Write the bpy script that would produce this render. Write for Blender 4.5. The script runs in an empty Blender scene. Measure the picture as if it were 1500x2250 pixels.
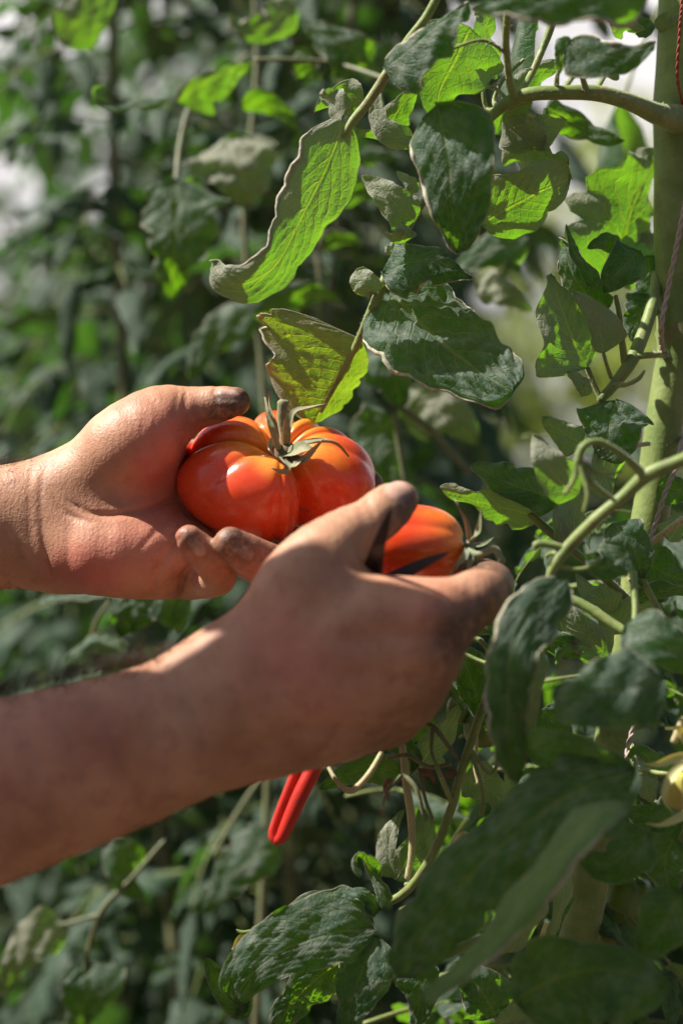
import bpy, math, random
import numpy as np
from mathutils import Vector

# ---------------------------------------------------------------- camera, world, sun, exposure
scene = bpy.context.scene
CAMZ = 1.2
K = 24.0 / 70.0 / 1500.0            # metres per photo pixel at one metre
cam_data = bpy.data.cameras.new('camera')
cam = bpy.data.objects.new('camera', cam_data)
scene.collection.objects.link(cam)
cam.location = (0, 0, CAMZ)
cam.rotation_euler = (math.pi / 2, 0, 0)
cam_data.sensor_fit = 'HORIZONTAL'
cam_data.sensor_width = 24.0
cam_data.lens = 70.0
cam_data.clip_start = 0.05
cam_data.clip_end = 400
cam_data.dof.use_dof = True
cam_data.dof.focus_distance = 0.985
cam_data.dof.aperture_fstop = 3.6
scene.camera = cam

SUN_DIR = Vector((-0.61, -0.03, 0.78)).normalized()      # towards the sun
world = bpy.data.worlds.new('World')
scene.world = world
world.use_nodes = True
wn = world.node_tree.nodes
bg = wn['Background']
sky = wn.new('ShaderNodeTexSky')
sky.sky_type = 'NISHITA'
sky.sun_disc = False
sky.sun_elevation = math.asin(SUN_DIR.z)
sky.sun_rotation = math.atan2(SUN_DIR.x, SUN_DIR.y)
sky.dust_density = 3.0
sky.air_density = 1.0
world.node_tree.links.new(sky.outputs[0], bg.inputs[0])
bg.inputs[1].default_value = 0.05
sun_data = bpy.data.lights.new('sun', 'SUN')
sun_data.energy = 5.0
sun_data.angle = math.radians(0.5)
sun_data.color = (1.0, 0.95, 0.87)
sun = bpy.data.objects.new('sun', sun_data)
scene.collection.objects.link(sun)
sun.rotation_euler = (-SUN_DIR).to_track_quat('-Z', 'Y').to_euler()
sun.location = (-3, 1, 5)
scene.view_settings.view_transform = 'Standard'
scene.view_settings.look = 'None'
scene.view_settings.exposure = 1.0
scene.view_settings.gamma = 1.0
scene.view_settings.use_curve_mapping = False
scene.render.engine = 'CYCLES'
cy = scene.cycles
cy.max_bounces = 7
cy.diffuse_bounces = 4
cy.glossy_bounces = 2
cy.transmission_bounces = 5
cy.transparent_max_bounces = 4
cy.sample_clamp_indirect = 4.0
cy.use_denoising = True
try:
    cy.denoiser = 'OPENIMAGEDENOISE'
except Exception:
    pass

# ---------------------------------------------------------------- small helpers
C = scene.collection


def P(px, py, d):
    """a point at photo pixel (px, py) and distance d in front of the camera"""
    return np.array([(px - 750) * K * d, d, CAMZ - (py - 1125) * K * d])


def PP(*pts):
    return np.array([P(*p) for p in pts])


def link(o, parent=None):
    C.objects.link(o)
    if parent is not None:
        o.parent = parent
    return o


def empty(name, loc, label, cat, group=None):
    o = bpy.data.objects.new(name, None)
    o.empty_display_size = 0.02
    o.location = loc
    o['label'] = label
    o['category'] = cat
    if group:
        o['group'] = group
    C.objects.link(o)
    return o


def norm(v):
    v = np.asarray(v, float)
    n = np.linalg.norm(v, axis=-1, keepdims=True)
    return v / np.maximum(n, 1e-12)


def catmull(pts, n):
    """n samples along a smooth curve through the points (any number of columns)"""
    p = np.asarray(pts, float)
    if len(p) == 2:
        t = np.linspace(0, 1, n)[:, None]
        return p[0] * (1 - t) + p[1] * t
    q = np.vstack([2 * p[0] - p[1], p, 2 * p[-1] - p[-2]])
    seg = np.linalg.norm(np.diff(p[:, :3], axis=0), axis=1)
    cum = np.concatenate([[0], np.cumsum(seg)])
    cum /= max(cum[-1], 1e-9)
    out = []
    for t in np.linspace(0, 1, n):
        i = min(np.searchsorted(cum, t, side='right') - 1, len(p) - 2)
        u = (t - cum[i]) / max(cum[i + 1] - cum[i], 1e-9)
        a, b, c, d = q[i], q[i + 1], q[i + 2], q[i + 3]
        out.append(0.5 * ((2 * b) + (c - a) * u + (2 * a - 5 * b + 4 * c - d) * u * u + (3 * b - a - 3 * c + d) * u ** 3))
    return np.array(out)


class MB:
    """collects geometry and links it as one mesh object"""

    def __init__(self):
        self.v, self.f, self.uv, self.m = [], [], [], []
        self.n = 0

    def add(self, v, f, uv=None, m=0):
        v = np.asarray(v, float)
        self.v.append(v)
        self.f += [tuple(i + self.n for i in q) for q in f]
        self.uv.append(np.zeros((len(v), 2)) if uv is None else np.asarray(uv, float))
        self.m += [m] * len(f)
        self.n += len(v)

    def mesh(self, name, mats, origin=(0, 0, 0), smooth=True):
        me = bpy.data.meshes.new(name)
        V = np.vstack(self.v) - np.asarray(origin, float)
        me.from_pydata(V.tolist(), [], self.f)
        UV = np.vstack(self.uv)
        lay = me.uv_layers.new(name='UVMap')
        idx = np.empty(len(me.loops), dtype=np.int32)
        me.loops.foreach_get('vertex_index', idx)
        lay.data.foreach_set('uv', UV[idx].astype(np.float32).ravel())
        for mt in (mats if isinstance(mats, (list, tuple)) else [mats]):
            me.materials.append(mt)
        me.polygons.foreach_set('material_index', self.m)
        me.polygons.foreach_set('use_smooth', [smooth] * len(self.f))
        me.update()
        return me

    def build(self, name, mats, parent=None, smooth=True, origin=None):
        if origin is None:
            origin = np.vstack(self.v).mean(0)
        o = bpy.data.objects.new(name, self.mesh(name, mats, origin, smooth))
        link(o, parent)
        o.location = Vector(origin) - (parent.location if parent is not None else Vector((0, 0, 0)))
        return o


def tube(mb, pts, radii, seg=10, n=None, m=0, cap=True, sq=None):
    """a round tube through the points; radii interpolated; rounded ends"""
    p = np.asarray(pts, float)
    r = np.asarray(radii, float)
    if r.ndim == 0:
        r = np.full(len(p), float(r))
    n = n or max(4, 6 * (len(p) - 1))
    q = catmull(np.hstack([p, r[:, None]]), n)
    c, rr = q[:, :3], np.abs(q[:, 3])
    T = norm(np.gradient(c, axis=0))
    if cap:
        c = np.vstack([c[0] - T[0] * rr[0] * .5, c, c[-1] + T[-1] * rr[-1] * .5])
        rr = np.concatenate([[rr[0] * .55], rr, [rr[-1] * .55]])
        T = np.vstack([T[0], T, T[-1]])
        n += 2
    ref = np.array([0.13, -0.9, 0.41]) if abs(T[0] @ np.array([0, 1.0, 0])) < .9 else np.array([1.0, 0, 0])
    A = norm(np.cross(T[0], ref))
    ang = np.linspace(0, 2 * math.pi, seg, endpoint=False)
    V, UV = [], []
    for i in range(n):
        A = norm(A - T[i] * (A @ T[i]))
        B = np.cross(T[i], A)
        ring = c[i] + rr[i] * (np.cos(ang)[:, None] * A + np.sin(ang)[:, None] * B)
        V.append(ring)
        UV.append(np.stack([np.full(seg, i / n), ang / 6.2832], 1))
    F = []
    for i in range(n - 1):
        for j in range(seg):
            k = (j + 1) % seg
            F.append((i * seg + j, (i + 1) * seg + j, (i + 1) * seg + k, i * seg + k))
    F.append(tuple(range(seg)))
    F.append(tuple((n - 1) * seg + j for j in reversed(range(seg))))
    mb.add(np.vstack(V), F, np.vstack(UV), m)


# ---------------------------------------------------------------- node helpers
class NT:
    def __init__(self, name):
        self.mat = bpy.data.materials.new(name)
        self.mat.use_nodes = True
        self.t = self.mat.node_tree
        self.t.nodes.clear()
        self.out = self.t.nodes.new('ShaderNodeOutputMaterial')

    def n(self, kind, **kw):
        nd = self.t.nodes.new('ShaderNode' + kind)
        for k, v in kw.items():
            if hasattr(nd, k):
                setattr(nd, k, v)
        return nd

    def set(self, sock, v):
        if hasattr(v, 'outputs'):
            v = v.outputs[0]
        if isinstance(v, bpy.types.NodeSocket):
            self.t.links.new(v, sock)
        elif isinstance(v, (tuple, list)) and len(v) == 3 and sock.type == 'RGBA':
            sock.default_value = (*v, 1)
        else:
            sock.default_value = v

    def math(self, op, a, b=0.0, c=0.0, clamp=False):
        nd = self.n('Math', operation=op, use_clamp=clamp)
        self.set(nd.inputs[0], a)
        self.set(nd.inputs[1], b)
        self.set(nd.inputs[2], c)
        return nd.outputs[0]

    def mix(self, fac, a, b, blend='MIX'):
        nd = self.n('MixRGB', blend_type=blend)
        self.set(nd.inputs[0], fac)
        self.set(nd.inputs[1], a)
        self.set(nd.inputs[2], b)
        return nd.outputs[0]

    def ramp(self, fac, stops):
        nd = self.n('ValToRGB')
        el = nd.color_ramp.elements
        while len(el) < len(stops):
            el.new(0.5)
        for e, (p, c) in zip(el, stops):
            e.position = p
            e.color = (*c, 1) if isinstance(c, (tuple, list)) else (c, c, c, 1)
        self.set(nd.inputs[0], fac)
        return nd.outputs[0]

    def noise(self, scale, detail=3, rough=.5, vec=None, dist=0.0):
        nd = self.n('TexNoise')
        nd.inputs['Scale'].default_value = scale
        nd.inputs['Detail'].default_value = detail
        nd.inputs['Roughness'].default_value = rough
        nd.inputs['Distortion'].default_value = dist
        if vec is not None:
            self.set(nd.inputs['Vector'], vec)
        return nd.outputs['Fac']

    def smooth(self, x, a, b):
        nd = self.n('MapRange', interpolation_type='SMOOTHSTEP')
        self.set(nd.inputs['Value'], x)
        nd.inputs['From Min'].default_value = a
        nd.inputs['From Max'].default_value = b
        return nd.outputs[0]

    def bump(self, h, strength, dist):
        nd = self.n('Bump')
        nd.inputs['Strength'].default_value = strength
        nd.inputs['Distance'].default_value = dist
        self.set(nd.inputs['Height'], h)
        return nd.outputs[0]

    def principled(self, **kw):
        nd = self.n('BsdfPrincipled')
        for k, v in kw.items():
            self.set(nd.inputs[k], v)
        return nd

    def obj(self):
        return self.n('TexCoord').outputs['Object']

    def done(self, shader):
        self.set(self.out.inputs[0], shader)
        return self.mat
# ---------------------------------------------------------------- skin
def skin_material():
    m = NT('skin')
    co = m.obj()
    att = m.n('Attribute', attribute_name='skin')          # r: grime, g: flush, b: nail
    sep = m.n('SeparateColor')
    m.set(sep.inputs[0], att.outputs['Color'])
    grime, flush, nail = sep.outputs[0], sep.outputs[1], sep.outputs[2]
    n1 = m.noise(28, 4, .6, co)
    n2 = m.noise(110, 4, .65, co)
    n3 = m.noise(600, 3, .6, co)
    base = m.ramp(n1, [(.30, (.33, .158, .088)), (.50, (.455, .238, .140)), (.72, (.57, .320, .200))])
    base = m.mix(m.math('MULTIPLY', m.smooth(n2, .48, .72), .55), base, (.30, .115, .07))
    base = m.mix(m.math('MULTIPLY', flush, .75), base, (.60, .15, .12))
    base = m.mix(m.math('MULTIPLY', nail, .7), base, (.64, .42, .34))
    spk = m.smooth(m.noise(75, 5, .7, co), .66, .74)
    base = m.mix(m.math('MULTIPLY', spk, .35), base, (.16, .07, .045))
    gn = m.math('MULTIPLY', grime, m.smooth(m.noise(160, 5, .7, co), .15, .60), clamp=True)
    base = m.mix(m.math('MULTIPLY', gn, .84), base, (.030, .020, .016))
    vor = m.n('TexVoronoi')
    vor.inputs['Scale'].default_value = 900
    m.set(vor.inputs['Vector'], co)
    wav = m.n('TexWave', bands_direction='X')
    wav.inputs['Scale'].default_value = 95
    wav.inputs['Distortion'].default_value = 9
    wav.inputs['Detail'].default_value = 3
    wav.inputs['Detail Scale'].default_value = 2.2
    m.set(wav.inputs['Vector'], co)
    h = m.math('ADD', m.math('MULTIPLY', n3, .7), m.math('MULTIPLY', vor.outputs['Distance'], .5))
    h = m.math('ADD', h, m.math('MULTIPLY', wav.outputs[0], .22))
    h = m.math('ADD', h, m.math('MULTIPLY', n2, .5))
    h = m.math('MULTIPLY', h, m.math('SUBTRACT', 1.0, m.math('MULTIPLY', nail, .8)))
    rough = m.math('SUBTRACT', m.math('ADD', .43, m.math('MULTIPLY', n2, .18)), m.math('MULTIPLY', nail, .2))
    p = m.principled(**{'Base Color': base, 'Roughness': rough, 'Specular IOR Level': .42,
                        'Subsurface Weight': .28, 'Subsurface Scale': .008,
                        'Normal': m.bump(h, .48, .0005)})
    p.inputs['Subsurface Radius'].default_value = (1.0, .32, .18)
    return m.done(p)


# ---------------------------------------------------------------- signed-distance modelling of the body
class SDF:
    def __init__(self, lo, hi, h, far=.03):
        self.h = h
        self.lo = np.asarray(lo, float)
        self.ax = [np.arange(lo[i], hi[i] + h, h) for i in range(3)]
        self.D = np.full([len(a) for a in self.ax], far, dtype=np.float32)
        self.margin = .014

    def box(self, lo, hi, mg):
        s = []
        for i in range(3):
            a = int(np.searchsorted(self.ax[i], lo[i] - mg))
            b = int(np.searchsorted(self.ax[i], hi[i] + mg))
            s.append(slice(max(a - 1, 0), b + 1))
        return tuple(s)

    def pts(self, s):
        return np.meshgrid(self.ax[0][s[0]], self.ax[1][s[1]], self.ax[2][s[2]], indexing='ij', sparse=True)

    def seg_dist(self, s, a, b, ra, rb, flat=None):
        X, Y, Z = self.pts(s)
        d = b - a
        L = max(d @ d, 1e-12)
        t = np.clip(((X - a[0]) * d[0] + (Y - a[1]) * d[1] + (Z - a[2]) * d[2]) / L, 0, 1)
        vx, vy, vz = X - a[0] - t * d[0], Y - a[1] - t * d[1], Z - a[2] - t * d[2]
        if flat is not None:
            n, f = flat
            g = (vx * n[0] + vy * n[1] + vz * n[2]) * (1 / f - 1)
            vx, vy, vz = vx + n[0] * g, vy + n[1] * g, vz + n[2] * g
            q = np.sqrt(vx * vx + vy * vy + vz * vz) - (ra + (rb - ra) * t)
            return q * .85
        return np.sqrt(vx * vx + vy * vy + vz * vz) - (ra + (rb - ra) * t)

    def chain(self, pts, radii, k=.006, flat=None, n=None):
        """smooth union with a tapered chain through pts"""
        pts, radii = np.asarray(pts), np.asarray(radii, float)
        if n:
            q = catmull(np.hstack([pts, radii[:, None]]), n)
            pts, radii = q[:, :3], q[:, 3]
        R = radii.max()
        s = self.box(pts.min(0) - R, pts.max(0) + R, self.margin + k)
        d = None
        for i in range(len(pts) - 1):
            e = self.seg_dist(s, pts[i], pts[i + 1], radii[i], radii[i + 1], flat)
            d = e if d is None else np.minimum(d, e)
        D = self.D[s]
        hh = np.maximum(k - np.abs(D - d), 0) / k
        self.D[s] = np.minimum(D, d) - hh * hh * k * .25

    def carve(self, pts, depth, width, n=16):
        """groove (depth > 0) or ridge (depth < 0) along a polyline"""
        pts = catmull(np.asarray(pts), n) if len(pts) > 2 else np.asarray(pts)
        s = self.box(pts.min(0), pts.max(0), width * 3)
        d = None
        for i in range(len(pts) - 1):
            e = self.seg_dist(s, pts[i], pts[i + 1], 0, 0)
            d = e if d is None else np.minimum(d, e)
        self.D[s] += depth * np.exp(-(d / width) ** 2)

    def crease(self, pts, depth, width, dref, ylo, yhi, n=14, taper=True):
        """groove along a line on the side that faces -y: pts are photo pixels at distance dref"""
        q = PP(*[(a, b, dref) for a, b in pts])
        q = catmull(q, n) if len(q) > 2 else q
        w = width
        s = self.box([q[:, 0].min(), ylo, q[:, 2].min()], [q[:, 0].max(), yhi, q[:, 2].max()], w * 3)
        X, Y, Z = self.pts(s)
        # every depth sees the same pixel line
        sc = dref / Y
        U, Wz = X * sc, (Z - CAMZ) * sc + CAMZ
        d = None
        for i in range(len(q) - 1):
            a, b = q[i][[0, 2]], q[i + 1][[0, 2]]
            ab = b - a
            t = np.clip(((U - a[0]) * ab[0] + (Wz - a[1]) * ab[1]) / max(ab @ ab, 1e-12), 0, 1)
            e = np.sqrt((U - a[0] - t * ab[0]) ** 2 + (Wz - a[1] - t * ab[1]) ** 2)
            tt = (i + t) / (len(q) - 1)
            e = e + (w * 1.2 * np.abs(2 * tt - 1) ** 3 if taper else 0)
            d = e if d is None else np.minimum(d, e)
        d = np.broadcast_to(d, self.D[s].shape)
        self.D[s] += depth * np.exp(-(d / w) ** 2)

    def cut(self, dist_fn, lo, hi, gap=.0004):
        """keep clear of a solid given by its distance function"""
        s = self.box(np.asarray(lo), np.asarray(hi), .002)
        X, Y, Z = self.pts(s)
        e = -(dist_fn(X, Y, Z) - gap)
        D = self.D[s]
        k = .0012
        hh = np.maximum(k - np.abs(D - e), 0) / k
        self.D[s] = np.maximum(D, e) + hh * hh * k * .25

    def mesh(self, relax=2):
        """naive surface nets"""
        D = self.D
        ins = D < 0
        nx, ny, nz = D.shape
        acc = np.zeros((nx - 1, ny - 1, nz - 1, 3), np.float32)
        cnt = np.zeros((nx - 1, ny - 1, nz - 1), np.float32)
        offs = [(0, 0), (0, 1), (1, 0), (1, 1)]
        for ax in range(3):
            o1, o2 = [a for a in range(3) if a != ax]
            for u, v in offs:
                sl0 = [None] * 3
                sl1 = [None] * 3
                sl0[ax], sl1[ax] = slice(0, -1), slice(1, None)
                for o, w in ((o1, u), (o2, v)):
                    sl0[o] = sl1[o] = slice(w, D.shape[o] - 1 + w)
                a, b = D[tuple(sl0)], D[tuple(sl1)]
                cr = (a < 0) != (b < 0)
                t = np.where(cr, a / np.where(cr, a - b, 1), 0)
                acc[..., ax] += np.where(cr, t, 0)
                acc[..., o1] += np.where(cr, u, 0)
                acc[..., o2] += np.where(cr, v, 0)
                cnt += cr
        has = cnt > 0
        idx = -np.ones(cnt.shape, np.int64)
        cells = np.argwhere(has)
        idx[has] = np.arange(len(cells))
        V = (cells + acc[has] / cnt[has][:, None]) * self.h + self.lo
        F = []
        for ax in range(3):
            o1, o2 = [(1, 2), (2, 0), (0, 1)][ax]
            sl0 = [slice(1, -1)] * 3
            sl1 = [slice(1, -1)] * 3
            sl0[ax], sl1[ax] = slice(0, -1), slice(1, None)
            a, b = ins[tuple(sl0)], ins[tuple(sl1)]
            for flip, cond in ((False, a & ~b), (True, ~a & b)):
                e = np.argwhere(cond)
                if not len(e):
                    continue
                e[:, o1] += 1
                e[:, o2] += 1
                c = []
                for u, v in ((0, 0), (1, 0), (1, 1), (0, 1)):
                    q = e.copy()
                    q[:, o1] -= u
                    q[:, o2] -= v
                    c.append(idx[q[:, 0], q[:, 1], q[:, 2]])
                c = np.stack(c, 1)
                if flip:
                    c = c[:, ::-1]
                F.append(c)
        F = np.vstack(F)
        F = F[(F >= 0).all(1)]
        for _ in range(relax):
            s = np.zeros_like(V)
            k = np.zeros(len(V))
            for i in range(4):
                j = (i + 1) % 4
                np.add.at(s, F[:, i], V[F[:, j]])
                np.add.at(s, F[:, j], V[F[:, i]])
                np.add.at(k, F[:, i], 1)
                np.add.at(k, F[:, j], 1)
            V = V * .5 + .5 * s / np.maximum(k, 1)[:, None]
        return V, F


def poly_dist(V, pts):
    d = np.full(len(V), 9.0)
    pts = np.asarray(pts)
    if len(pts) == 1:
        return np.linalg.norm(V - pts[0], axis=1)
    for a, b in zip(pts[:-1], pts[1:]):
        ab = b - a
        t = np.clip((V - a) @ ab / max(ab @ ab, 1e-12), 0, 1)
        d = np.minimum(d, np.linalg.norm(V - a - t[:, None] * ab, axis=1))
    return d


def paint(V):
    """weight near a line given as photo pixels, for skin that lies within 4.5 cm of the named distance"""
    U = np.stack([V[:, 0] / V[:, 1], 0 * V[:, 0], (V[:, 2] - CAMZ) / V[:, 1]], 1)

    def g(pts, w):
        q = np.array([P(*p) for p in pts])
        d = np.mean([p[2] for p in pts])
        Q = np.stack([q[:, 0] / q[:, 1], 0 * q[:, 0], (q[:, 2] - CAMZ) / q[:, 1]], 1)
        return np.exp(-(poly_dist(U, Q) * d / w) ** 2) * (np.abs(V[:, 1] - d) < .045)
    return g


def px(n, d=1.0):
    return n * K * d


def chain_px(S, pts, k=.006, flat=None, n=None):
    S.chain([P(*p[:3]) for p in pts], [px(p[3], p[2]) for p in pts], k, flat, n)


# big tomato and small tomato as distance functions, so that the fingers press on them and do not enter them
# (their meshes are made from the same shape functions further down)
TOMX = np.array([1.0, 0, 0])
BIG_C = P(605, 1047, 1.010)
_al = math.radians(44)
BIG_Z = norm(np.array([.10, -math.sin(_al), math.cos(_al)]))
BIG_X = norm(np.array([1, 0, 0]) - BIG_Z * BIG_Z[0] + np.array([0, 0, .05]))
BIG_X = norm(BIG_X - BIG_Z * (BIG_X @ BIG_Z))
BIG_Y = np.cross(BIG_Z, BIG_X)
BIG_R = (px(212), px(160), px(122))
SM_C = P(908, 1200, .942)
SM_Z = norm(np.array([.96, .10, -.06]))          # the calyx end points along the row
SM_X = norm(np.cross(SM_Z, [0, -1.0, .2]))
SM_Y = np.cross(SM_Z, SM_X)
SM_R = (px(93, .942), px(93, .942), px(112, .942))


def ell_dist(c, ax, r):
    def f(X, Y, Z):
        x, y, z = X - c[0], Y - c[1], Z - c[2]
        u = [(x * a[0] + y * a[1] + z * a[2]) / q for a, q in zip(ax, r)]
        l = np.sqrt(u[0] ** 2 + u[1] ** 2 + u[2] ** 2) + 1e-9
        return (l - 1) * min(r)
    return f


big_dist = ell_dist(BIG_C, (BIG_X, BIG_Y, BIG_Z), BIG_R)
small_dist = ell_dist(SM_C, (SM_X, SM_Y, SM_Z), SM_R)


def left_hand():
    S = SDF(P(-330, 1400, 1.0) - [0, .075, 0], P(880, 790, 1.0) + [0, .105, 0], .00105)
    fl = (np.array([0, 1.0, .15]) / 1.011, .70)
    chain_px = lambda S_, pts, *a: globals()['chain_px'](S_, [(p[0], p[1], p[2] + min(0, 1130 - p[1]) * K * .45 * min(1, max(0, (p[0] + 200) / 400)), p[3]) for p in pts], *a)
    # forearm and wrist
    chain_px(S, [(-500, 1215, 1.0, 168), (-150, 1178, 1.0, 148), (0, 1160, 1.0, 136), (90, 1150, 1.0, 134), (170, 1142, 1.005, 128)], .01, fl, 12)
    # heel, thenar, hypothenar, body of the palm
    chain_px(S, [(150, 1150, 1.01, 120), (300, 1140, 1.02, 120), (470, 1120, 1.05, 110), (560, 1090, 1.07, 80)], .02, fl, 8)
    chain_px(S, [(165, 1100, 1.00, 78), (230, 1030, .995, 88), (300, 972, .99, 92), (352, 935, .99, 70)], .016, None, 8)
    chain_px(S, [(150, 1210, 1.0, 74), (230, 1216, .995, 94), (330, 1222, 1.0, 96), (410, 1232, 1.015, 84)], .018, None, 8)
    # thumb
    chain_px(S, [(270, 980, .995, 80), (345, 916, .995, 65), (395, 902, .995, 54), (440, 895, .994, 46), (480, 888, .992, 41), (518, 882, .989, 32)], .009, None, 12)
    # web to the index finger, behind
    chain_px(S, [(360, 1010, 1.01, 50), (430, 1012, 1.04, 45), (520, 990, 1.065, 46)], .014, None, 5)
    # index, reaching round the back of the fruit
    chain_px(S, [(500, 1000, 1.062, 48), (630, 1000, 1.078, 42), (740, 1030, 1.066, 36), (795, 1052, 1.042, 32), (816, 1064, 1.022, 27)], .006, None, 12)
    # middle, under and behind
    chain_px(S, [(520, 1110, 1.065, 50), (640, 1175, 1.058, 44), (735, 1190, 1.025, 40), (770, 1165, 1.0, 33)], .006, None, 10)
    # ring
    chain_px(S, [(480, 1180, 1.055, 52), (590, 1255, 1.030, 44), (618, 1252, 1.000, 46), (574, 1236, .970, 49), (535, 1213, .959, 44), (506, 1193, .953, 36)], .005, None, 14)
    # little finger
    chain_px(S, [(400, 1240, 1.025, 66), (450, 1272, 1.005, 44), (482, 1266, .985, 39), (464, 1236, .970, 39), (438, 1206, .960, 36), (415, 1184, .954, 31)], .005, None, 14)
    # joints
    for p, r in (((440, 893, .955), 8), ((350, 900, .965), 10)):
        pass
    # creases of wrist, palm and fingers
    for pts, dep, w in (
            (((106, 1010), (92, 1060), (90, 1120), (98, 1200), (118, 1282)), .0008, .0016),
            (((70, 1020), (64, 1120), (72, 1230)), .0004, .0014),
            (((112, 1085), (140, 1125), (190, 1145), (215, 1148)), .0008, .0014),
            (((380, 965), (330, 1020), (270, 1060), (205, 1072)), .0006, .0022),
            (((150, 1100), (200, 1128), (250, 1132), (330, 1118), (410, 1085)), .0016, .0015),
            (((336, 1312), (342, 1265), (368, 1215), (405, 1170)), .0014, .0014),
            (((300, 1215), (350, 1160), (400, 1115)), .0008, .0014),
            (((396, 1316), (397, 1282), (408, 1252), (424, 1236)), .0026, .0016),
            (((371, 1310), (372, 1290), (378, 1262)), .0007, .0012),
            (((410, 858), (404, 890), (404, 925), (412, 950)), .0010, .0016),
            (((392, 856), (386, 890), (380, 930)), .0006, .0013),
            (((340, 925), (332, 975), (350, 1010)), .0005, .0020),
            (((322, 905), (312, 960)), .0004, .0016),
            (((436, 1240), (452, 1226), (470, 1216)), .0006, .0012),
            (((448, 1252), (464, 1238), (480, 1226)), .0005, .0011),
            (((530, 1250), (552, 1228), (570, 1205)), .0007, .0012),
            (((541, 1258), (564, 1238), (584, 1214)), .0006, .0011)):
        S.crease(pts, dep, w, .975, .90, 1.03)
    # wrist tendons
    S.carve(PP((-60, 1150, .985), (40, 1140, .982), (120, 1130, .98)), -.0009, .004)
    S.carve(PP((-60, 1200, .985), (40, 1195, .982), (110, 1190, .98)), -.0006, .003)
    # nails: a shallow edge round each plate
    for pts in (((476, 874), (470, 864), (474, 852)), ((478, 876), (520, 878), (540, 872)), ((418, 1180), (408, 1196), (425, 1222), (444, 1230), (458, 1216), (436, 1184)), ((514, 1190), (502, 1204), (524, 1228), (548, 1238), (564, 1220), (536, 1192))):
        S.crease(pts, .0009, .0009, .965, .90, 1.01, taper=False)
    nails = [((522, 866, .970), (486, 862, .970), 9, (.05, -.55, .83)),
             ((424, 1190, .9490), (441, 1212, .9465), 11, (.62, -.60, .45)),
             ((520, 1200, .9500), (545, 1218, .9485), 12, (.5, -.72, .45))]
    S.cut(big_dist, BIG_C - .06, BIG_C + .06)
    V, F = S.mesh()
    col = np.zeros((len(V), 3))
    g = paint(V)
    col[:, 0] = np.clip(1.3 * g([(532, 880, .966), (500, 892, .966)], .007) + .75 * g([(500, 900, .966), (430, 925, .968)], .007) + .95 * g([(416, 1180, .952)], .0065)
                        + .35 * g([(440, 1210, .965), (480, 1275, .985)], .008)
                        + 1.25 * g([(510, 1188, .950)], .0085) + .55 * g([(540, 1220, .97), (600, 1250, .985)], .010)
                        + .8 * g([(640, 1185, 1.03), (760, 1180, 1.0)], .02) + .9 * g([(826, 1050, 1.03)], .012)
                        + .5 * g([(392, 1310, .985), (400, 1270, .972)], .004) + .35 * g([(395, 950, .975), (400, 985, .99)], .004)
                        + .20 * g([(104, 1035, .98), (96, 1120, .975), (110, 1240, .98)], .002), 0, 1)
    col[:, 1] = np.clip(1.3 * g([(385, 975, .98), (350, 1020, .98)], .016) + .5 * g([(340, 1180, .98), (250, 1240, .98)], .020)
                        + .6 * g([(430, 950, .975)], .008) + .3 * g([(460, 1240, .97), (580, 1250, .98)], .010)
                        + .55 * g([(150, 1240, .98), (200, 1260, .98)], .012), 0, 1)
    for a, b, w, nv in nails:
        e = g([a, b], px(w))
        col[:, 2] = np.maximum(col[:, 2], np.clip((e - .30) * 6, 0, 1))
    return V, F, col


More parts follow.
